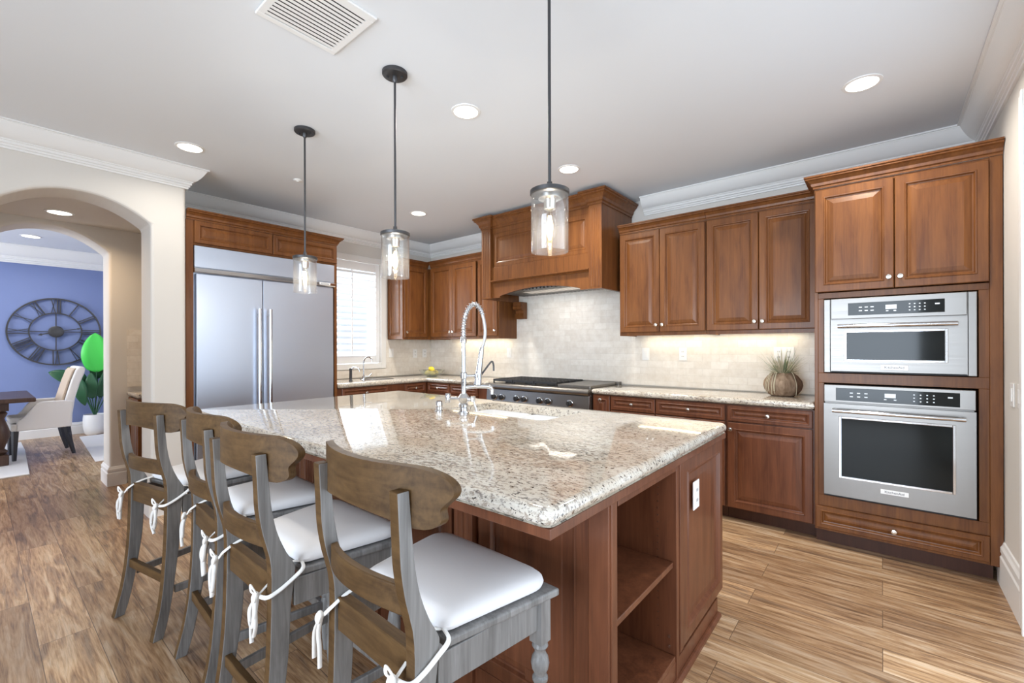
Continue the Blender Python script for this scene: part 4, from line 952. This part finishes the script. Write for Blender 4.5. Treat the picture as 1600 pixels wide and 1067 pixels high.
# ------------------------------------------------------------------ outlets and switches
def plate(name, label, cat, loc, rz, wide=1, kind='outlet'):
    t = thing(name, label, cat, loc, rz, 'wall plates')
    w2 = 0.037*wide
    bm = B(); box(bm, -w2, w2, -0.006, -0.0005, -0.06, 0.06); obj('cover_plate', bm, M['white'], t, bev=0.002)
    for i in range(wide):
        cx = -w2+0.037+0.0745*i*(1 if wide == 1 else 0.98)
        if kind == 'outlet':
            for cz in (-0.022, 0.022):
                bm = B(); lathe(bm, [(0.016, -0.006), (0.016, -0.0085)], 18, (cx, 0, cz), 'y'); s = obj('receptacle', bm, M['white'], t)
                bm = B(); box(bm, cx-0.008, cx-0.005, -0.0092, -0.008, cz-0.006, cz+0.006); box(bm, cx+0.005, cx+0.008, -0.0092, -0.008, cz-0.006, cz+0.006); obj('slots', bm, M['dark_gap'], s)
        else:
            bm = B(); box(bm, cx-0.017, cx+0.017, -0.0105, -0.006, -0.034, 0.034); obj('rocker', bm, M['white'], t, bev=0.002)
YT = WA-0.0115
plate('switch_plate', 'white switch plate on the tile just right of the hood', 'switch', (-1.816, YT, 1.255), 0, 1, 'switch')
plate('outlet', 'white outlet on the tile beneath the cabinet right of the hood', 'outlet', (-1.45, YT, 1.257), 0)
plate('outlet', 'white outlet on the tile behind the spiky plant', 'outlet', (-0.625, YT, 1.262), 0, 2)
plate('switch_plate', 'white switch plate on the tile left of the cooktop', 'switch', (-3.60, YT, 1.256), 0, 1, 'switch')
XT = WB+0.0115
plate('switch_plate', 'white switch plate beside the window casing, above the counter', 'switch', (XT, 3.60, 1.25), PI/2, 1, 'switch')
plate('outlet', 'left white outlet above the lemon bowl in the corner', 'outlet', (XT, 4.00, 1.24), PI/2)
plate('outlet', 'right white outlet nearest the corner above the lemon bowl', 'outlet', (XT, 4.17, 1.24), PI/2)
plate('outlet', 'white outlet on the end panel of the island', 'outlet', (IX1+0.0025, 1.99, 0.69), PI/2)
plate('switch_plate', 'white switch plate on the right wall next to the oven tower', 'switch', (WC, 3.41, 1.075), -PI/2, 1, 'switch')
plate('switch_plate', 'white switch plate on the right wall beside the door casing', 'switch', (WC, 3.245, 1.08), -PI/2, 1, 'switch')

# ------------------------------------------------------------------ things on the counters
pl = thing('potted_grass', 'spiky grey-green grass plant in a brown ribbed pot near the ovens', 'plant', (-0.60, 4.05, 0.9405))
bm = B(); prof = [(0.075, 0.0), (0.095, 0.012), (0.122, 0.05), (0.132, 0.085), (0.126, 0.12), (0.100, 0.158), (0.078, 0.178), (0.070, 0.182), (0.066, 0.17), (0.06, 0.15)]
lathe(bm, prof, 36)
for v in bm.verts:
    a = math.atan2(v.co.y, v.co.x); q = 1+0.035*math.cos(9*a); v.co.x *= q; v.co.y *= q
obj('pot', bm, M['pot'], pl, smooth=True)
def blade(bm, base, d, ln, wd, droop):
    d = Vector(d).normalized(); side = d.cross(Vector((0, 0, 1)));
    if side.length < 0.1: side = Vector((1, 0, 0))
    side.normalize(); prev = None; n = 6
    for i in range(n+1):
        t = i/n; p = Vector(base)+d*ln*t+Vector((0, 0, -droop*ln*t*t)); hw_ = wd*(1-t**1.6)+0.0003
        nrm = d.cross(side)*wd*0.25
        row = [bm.verts.new(p-side*hw_), bm.verts.new(p+nrm*(1-t)), bm.verts.new(p+side*hw_)]
        if prev:
            bm.faces.new((prev[0], prev[1], row[1], row[0])); bm.faces.new((prev[1], prev[2], row[2], row[1]))
        prev = row
rg = random.Random(3)
for nm, mt, cnt, lo_, hi_ in (('leaves', 'leaf_grey', 95, 0.12, 0.25), ('leaves', 'leaf_pale', 60, 0.14, 0.29), ('leaves', 'leaf_dark', 40, 0.07, 0.13)):
    bm = B()
    for k in range(cnt):
        a = rg.uniform(0, 2*PI); e = rg.uniform(0.15, 1.30); r = rg.uniform(0, 0.055)
        d = (math.cos(a)*math.cos(e), math.sin(a)*math.cos(e)*0.75, math.sin(e))
        ln = rg.uniform(lo_, hi_); ln = min(ln, 0.165/max(0.05, abs(d[0]) if d[0] > 0 else 0.6*abs(d[0])), 0.15/max(0.05, abs(d[1])))
        blade(bm, (r*math.cos(a), r*math.sin(a), 0.165), d, ln, rg.uniform(0.0022, 0.0042), rg.uniform(0, 0.35))
    obj(nm, bm, M[mt], pl)
bm = B()
for k in range(7):   # dry blades hanging over the rim
    a = -PI/2+rg.uniform(-1.3, 1.3); p = []
    for q in ((0.055, 0.175), (0.085, 0.195), (0.118, 0.15), (0.138, 0.09), (0.132, rg.uniform(0.01, 0.05))):
        p.append((q[0]*math.cos(a), q[0]*math.sin(a), q[1]))
    tube(bm, curve(p, 4), 0.0022, 5)
obj('hanging_blades', bm, M['leaf_pale'], pl)

bw = thing('glass_bowl', 'shallow glass bowl of lemons in the counter corner', 'bowl', (-4.60, 3.88, 0.9405))
bm = B(); lathe(bm, [(0.06, 0.0), (0.065, 0.004), (0.10, 0.022), (0.135, 0.048), (0.165, 0.085), (0.169, 0.086), (0.139, 0.045), (0.10, 0.015), (0.06, 0.006)], 40, closed=True); obj('bowl_wall', bm, M['bowl_glass'], bw, smooth=True)
bm = B(); lathe(bm, [(0.06, 0.0005), (0.06, 0.006)], 32); obj('foot', bm, M['bowl_glass'], bw, smooth=True)
lm = None
for i, (x, y, z, rx, rz, lab) in enumerate(((-0.055, -0.03, 0.052, 0.3, 0.2, 'lemon on the left side of the glass bowl'), (0.05, -0.035, 0.052, 0.2, 1.6, 'lemon at the front of the glass bowl'), (0.02, 0.055, 0.052, -0.2, 0.9, 'lemon at the back of the glass bowl'), (0.0, -0.005, 0.103, 0.5, 2.2, 'lemon resting on top of the others in the bowl'))):
    bm = B(); lathe(bm, [(0.003, -0.047), (0.008, -0.043), (0.018, -0.036), (0.030, -0.020), (0.034, 0.0), (0.030, 0.020), (0.018, 0.036), (0.009, 0.042), (0.006, 0.048), (0.002, 0.050)], 20)
    o = obj('lemon', bm, M['lemon'], smooth=True); tag(o, lab, 'lemon', 'lemons in the bowl'); o.location = (-4.60+x, 3.88+y, 0.9405+z-0.006); o.rotation_euler = (PI/2+rx, 0, rz)

# ------------------------------------------------------------------ butler's pantry between the arches
pc = thing('pantry_cabinet', 'dark cherry pantry cabinet glimpsed through the archway', 'cabinet', (-5.70, 0.985, 0))
bm = B(); box(bm, 0, 0.42, 0, 0.58, 0.10, 0.86); obj('carcass', bm, M['cherry'], pc, bev=0.002)
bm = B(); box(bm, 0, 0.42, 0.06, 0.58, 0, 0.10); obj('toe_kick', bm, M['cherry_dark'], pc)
door(pc, 0.01, 0.41, 0.11, 0.70, 0.0, [(0.38, 0.66)]); door(pc, 0.01, 0.41, 0.72, 0.85, 0.0, [(0.21, 0.785)], 'drawer', fw=0.03)
bm = B(); lo, hi = bull_slab(bm, [(-5.708, 0.955), (-5.28, 0.955), (-5.28, 1.585), (-5.708, 1.585)], 0.862, 0.905, 0.018); bm.faces.new(lo[::-1]); bm.faces.new(hi)
tag(obj('granite_countertop', bm, M['granite'], smooth=True), 'short granite countertop in the pantry beyond the archway', 'countertop')

# ------------------------------------------------------------------ dining room
ck_ = thing('wall_clock', 'large open iron wall clock with Roman numerals on the blue wall', 'clock', (-9.595, 0.79, 1.575), PI/2)
def ring(r0, r1, y0, y1, n=72):
    bm = B(); lathe(bm, [(r0, y0), (r1, y0), (r1, y1), (r0, y1)], n, (0, 0, 0), 'y', closed=True); return bm
obj('outer_ring', ring(0.485, 0.505, -0.03, -0.012), M['pewter'], ck_); obj('inner_ring', ring(0.272, 0.288, -0.03, -0.012), M['pewter'], ck_)
bm = B(); lathe(bm, [(0.085, -0.010), (0.085, -0.040), (0.07, -0.046), (0.02, -0.048)], 32, (0, 0, 0), 'y'); obj('hub', bm, M['pewter'], ck_, smooth=True)
for k in range(4):
    bm = B(); box(bm, -0.006, 0.006, -0.026, -0.014, 0.08, 0.275)
    for v in bm.verts: v.co = Matrix.Rotation(k*PI/2, 4, 'Y') @ v.co
    obj('spoke', bm, M['pewter'], ck_)
ROM = ['XII', 'I', 'II', 'III', 'IV', 'V', 'VI', 'VII', 'VIII', 'IX', 'X', 'XI']
for k, s in enumerate(ROM):
    bm = B(); wch = {'I': 0.028, 'V': 0.062, 'X': 0.062}; tot = sum(wch[c] for c in s); x = -tot/2
    def bar(xa, za, xb, zb, tk=0.010):
        d = Vector((xb-xa, zb-za)).normalized(); n_ = Vector((-d.y, d.x))*tk/2
        prism(bm, [(xa-n_.x, za-n_.y), (xb-n_.x, zb-n_.y), (xb+n_.x, zb+n_.y), (xa+n_.x, za+n_.y)], 'y', -0.028, -0.014)
    for c in s:
        cx = x+wch[c]/2; b0, t0 = 0.284, 0.488
        if c == 'I': bar(cx, b0, cx, t0, 0.013)
        if c == 'V': bar(cx, b0, cx-0.022, t0); bar(cx, b0, cx+0.022, t0, 0.007)
        if c == 'X': bar(cx-0.022, b0, cx+0.022, t0, 0.007); bar(cx+0.022, b0, cx-0.022, t0)
        x += wch[c]
    for v in bm.verts: v.co = Matrix.Rotation(k*PI/6, 4, 'Y') @ v.co
    obj('numeral', bm, M['pewter'], ck_)
for a, ln, wd in ((math.radians(78), 0.30, 0.008), (math.radians(254), 0.20, 0.012)):
    bm = B(); prism(bm, [(-wd, 0.05), (wd, 0.05), (wd*0.6, ln*0.75), (wd*1.6, ln*0.8), (0, ln), (-wd*1.6, ln*0.8), (-wd*0.6, ln*0.75)], 'y', -0.054, -0.049)
    for v in bm.verts: v.co = Matrix.Rotation(a, 4, 'Y') @ v.co
    obj('clock_hand', bm, M['pewter'], ck_)

dc = thing('dining_armchair', 'cream upholstered armchair with dark legs at the dining table', 'chair', (-8.02, 0.50, 0.0145), math.radians(2))
# local: sitter faces -y ; rear at +y
bm = B(); prism(bm, [(0.19, 0.34), (0.27, 0.34), (0.275, 0.50), (0.30, 0.70), (0.345, 0.88), (0.385, 1.00), (0.395, 1.05), (0.375, 1.083), (0.335, 1.080), (0.305, 1.04), (0.262, 0.90), (0.21, 0.68), (0.18, 0.50)], 'x', -0.27, 0.27); obj('backrest', bm, M['upholstery'], dc, bev=0.018, seg=3)
bm = B(); prism(bm, [(0.195, 0.60), (0.205, 0.68), (0.255, 0.90), (0.30, 1.04), (0.318, 1.06), (0.300, 1.06), (0.275, 1.03), (0.235, 0.90), (0.18, 0.68), (0.165, 0.60)], 'x', -0.225, 0.225); obj('inner_back', bm, M['beige_upholstery'], dc, bev=0.01, label='beige padded inner back')
bm = B(); box(bm, -0.27, 0.27, -0.24, 0.19, 0.345, 0.43); obj('seat_frame', bm, M['upholstery'], dc, bev=0.015, seg=3)
bm = B(); box(bm, -0.205, 0.205, -0.245, 0.18, 0.432, 0.50); obj('seat', bm, M['upholstery'], dc, bev=0.022, seg=3)
for s in (-1, 1):
    x0, x1 = sorted((s*0.21, s*0.285))
    bm = B(); prism(bm, [(0.25, 0.345), (0.28, 0.66), (0.20, 0.672), (0.02, 0.672), (-0.035, 0.655), (-0.075, 0.60), (-0.11, 0.535), (-0.155, 0.485), (-0.19, 0.46), (-0.195, 0.345)], 'x', x0, x1); obj('arm', bm, M['upholstery'], dc, bev=0.012, seg=3)
    bm = B(); tube(bm, [(s*0.235, 0.225, 0.35), (s*0.235, 0.25, 0.18), (s*0.235, 0.29, 0.0)], [0.036, 0.028, 0.018], 4); obj('leg', bm, M['black_wood'], dc)
    bm = B(); tube(bm, [(s*0.235, -0.205, 0.35), (s*0.235, -0.212, 0.0)], [0.034, 0.020], 4); obj('leg', bm, M['black_wood'], dc)

dt = thing('dining_table', 'dark wood dining table at the edge of the view beyond the arches', 'table', (-8.1, -0.55, 0.0145))
bm = B(); box(bm, -0.62, 0.70, -1.1, 1.00, 0.705, 0.755); obj('tabletop', bm, M['table_wood'], dt, bev=0.012, seg=3)
bm = B(); box(bm, -0.5, 0.56, -0.9, 0.80, 0.61, 0.704); obj('apron', bm, M['table_wood'], dt, bev=0.004)
bm = B(); lathe(bm, [(0.05, 0.61), (0.075, 0.58), (0.05, 0.52), (0.085, 0.40), (0.095, 0.32), (0.06, 0.22), (0.05, 0.18), (0.08, 0.15), (0.06, 0.12)], 24, (0.46, 0.72, 0)); obj('pedestal', bm, M['table_wood'], dt, smooth=True)
bm = B(); box(bm, 0.36, 0.56, 0.50, 0.80, 0.0, 0.12); obj('foot', bm, M['table_wood'], dt, bev=0.012)

bm = B(); prism(bm, [(-9.3, -2.2), (-6.86, -2.2), (-6.88, 0.37), (-8.55, 0.42), (-9.3, 0.42)], 'z', 0.001, 0.014); tag(obj('area_rug', bm, M['rug'], bev=0.003), 'pale rug under the dining table and front chair legs', 'rug')
bm = B(); prism(bm, [(-9.2, 1.00), (-7.05, 0.90), (-7.05, 1.75), (-9.2, 1.75)], 'z', 0.001, 0.010); tag(obj('sunlight_patch_sheet', bm, M['rug'], bev=0.002), 'pale sheet imitating a sunlight patch on the floor in front of the big potted plant', 'rug')  # sunlight on the dining floor, imitated by a thin pale sheet

bp = thing('potted_plant', 'leafy green plant in a white pot beside the blue wall', 'plant', (-9.36, 1.19, 0.0005))
bm = B(); lathe(bm, [(0.095, 0.0), (0.115, 0.02), (0.135, 0.12), (0.138, 0.24), (0.130, 0.31), (0.122, 0.31), (0.118, 0.27)], 32); obj('pot', bm, M['white'], bp, smooth=True)
bm = B(); lathe(bm, [(0.117, 0.262), (0.117, 0.272)], 24); obj('soil', bm, M['dark_gap'], bp)
def leaf(parent, p0, p1, width, face, m, fold=0.12):
    """broad paddle leaf from p0 to p1; face = direction its blade looks to"""
    p0, p1, fc_ = Vector(p0), Vector(p1), Vector(face).normalized(); ax = p1-p0; s = ax.cross(fc_).normalized(); bm = B(); n = 14; prev = None
    for i in range(n+1):
        t = i/n; w_ = width/2*math.sin(PI*min(1, t*0.93+0.07))**0.6*(1.02-0.22*t) if 0 < t < 1 else 0.004
        c = p0+ax*t+fc_*(0.05*math.sin(PI*t))
        row = [bm.verts.new(c-s*w_+fc_*fold*w_), bm.verts.new(c-s*w_*0.5+fc_*fold*0.3*w_), bm.verts.new(c), bm.verts.new(c+s*w_*0.5+fc_*fold*0.3*w_), bm.verts.new(c+s*w_+fc_*fold*w_)]
        if prev:
            for k in range(4): bm.faces.new((prev[k], prev[k+1], row[k+1], row[k]))
        prev = row
    o = obj('leaf', bm, m, parent, smooth=True); sm = o.modifiers.new('solid', 'SOLIDIFY'); sm.thickness = 0.002; return o
def stem(parent, pts, r=0.008):
    bm = B(); tube(bm, curve(pts, 5), r, 8); obj('stem', bm, M['leaf_dark'], parent, smooth=True)
stem(bp, [(0, 0, 0.27), (0.0, 0.01, 0.6), (0.02, 0.02, 0.98)])
leaf(bp, (0.02, 0.02, 0.95), (0.05, 0.0, 1.56), 0.36, (1, -0.15, 0.25), M['leaf_backlit'])['label'] = 'large leaf with backlight painted as vivid green'
for top, base_, wdt, fc_ in (((0.05, -0.50, 0.98), (0, -0.2, 0.80), 0.22, (1, 0.2, 0.4)), ((0.02, -0.30, 1.05), (0, -0.10, 0.72), 0.20, (1, -0.2, 0.5)), ((0.1, -0.12, 0.46), (0.05, -0.20, 0.88), 0.17, (1, -0.3, 0.3)),
                             ((0.0, 0.28, 1.15), (0, 0.12, 0.70), 0.24, (1, 0.3, 0.3)), ((0.08, 0.24, 0.45), (0.03, 0.20, 0.72), 0.14, (1, 0.2, 0.2)), ((-0.05, 0.05, 1.3), (-0.04, 0.04, 0.85), 0.24, (1, 0.0, 0.2)), ((0.06, 0.12, 0.98), (0.02, 0.05, 0.56), 0.18, (1, 0.3, 0.2)), ((0.06, -0.05, 0.95), (0.02, -0.03, 0.55), 0.17, (1, -0.2, 0.2))):
    leaf(bp, base_, top, wdt, fc_, M['leaf_dark'])
    stem(bp, [(0, 0, 0.27), (base_[0]*0.6, base_[1]*0.55, 0.27+(base_[2]-0.27)*0.6), base_], 0.007)
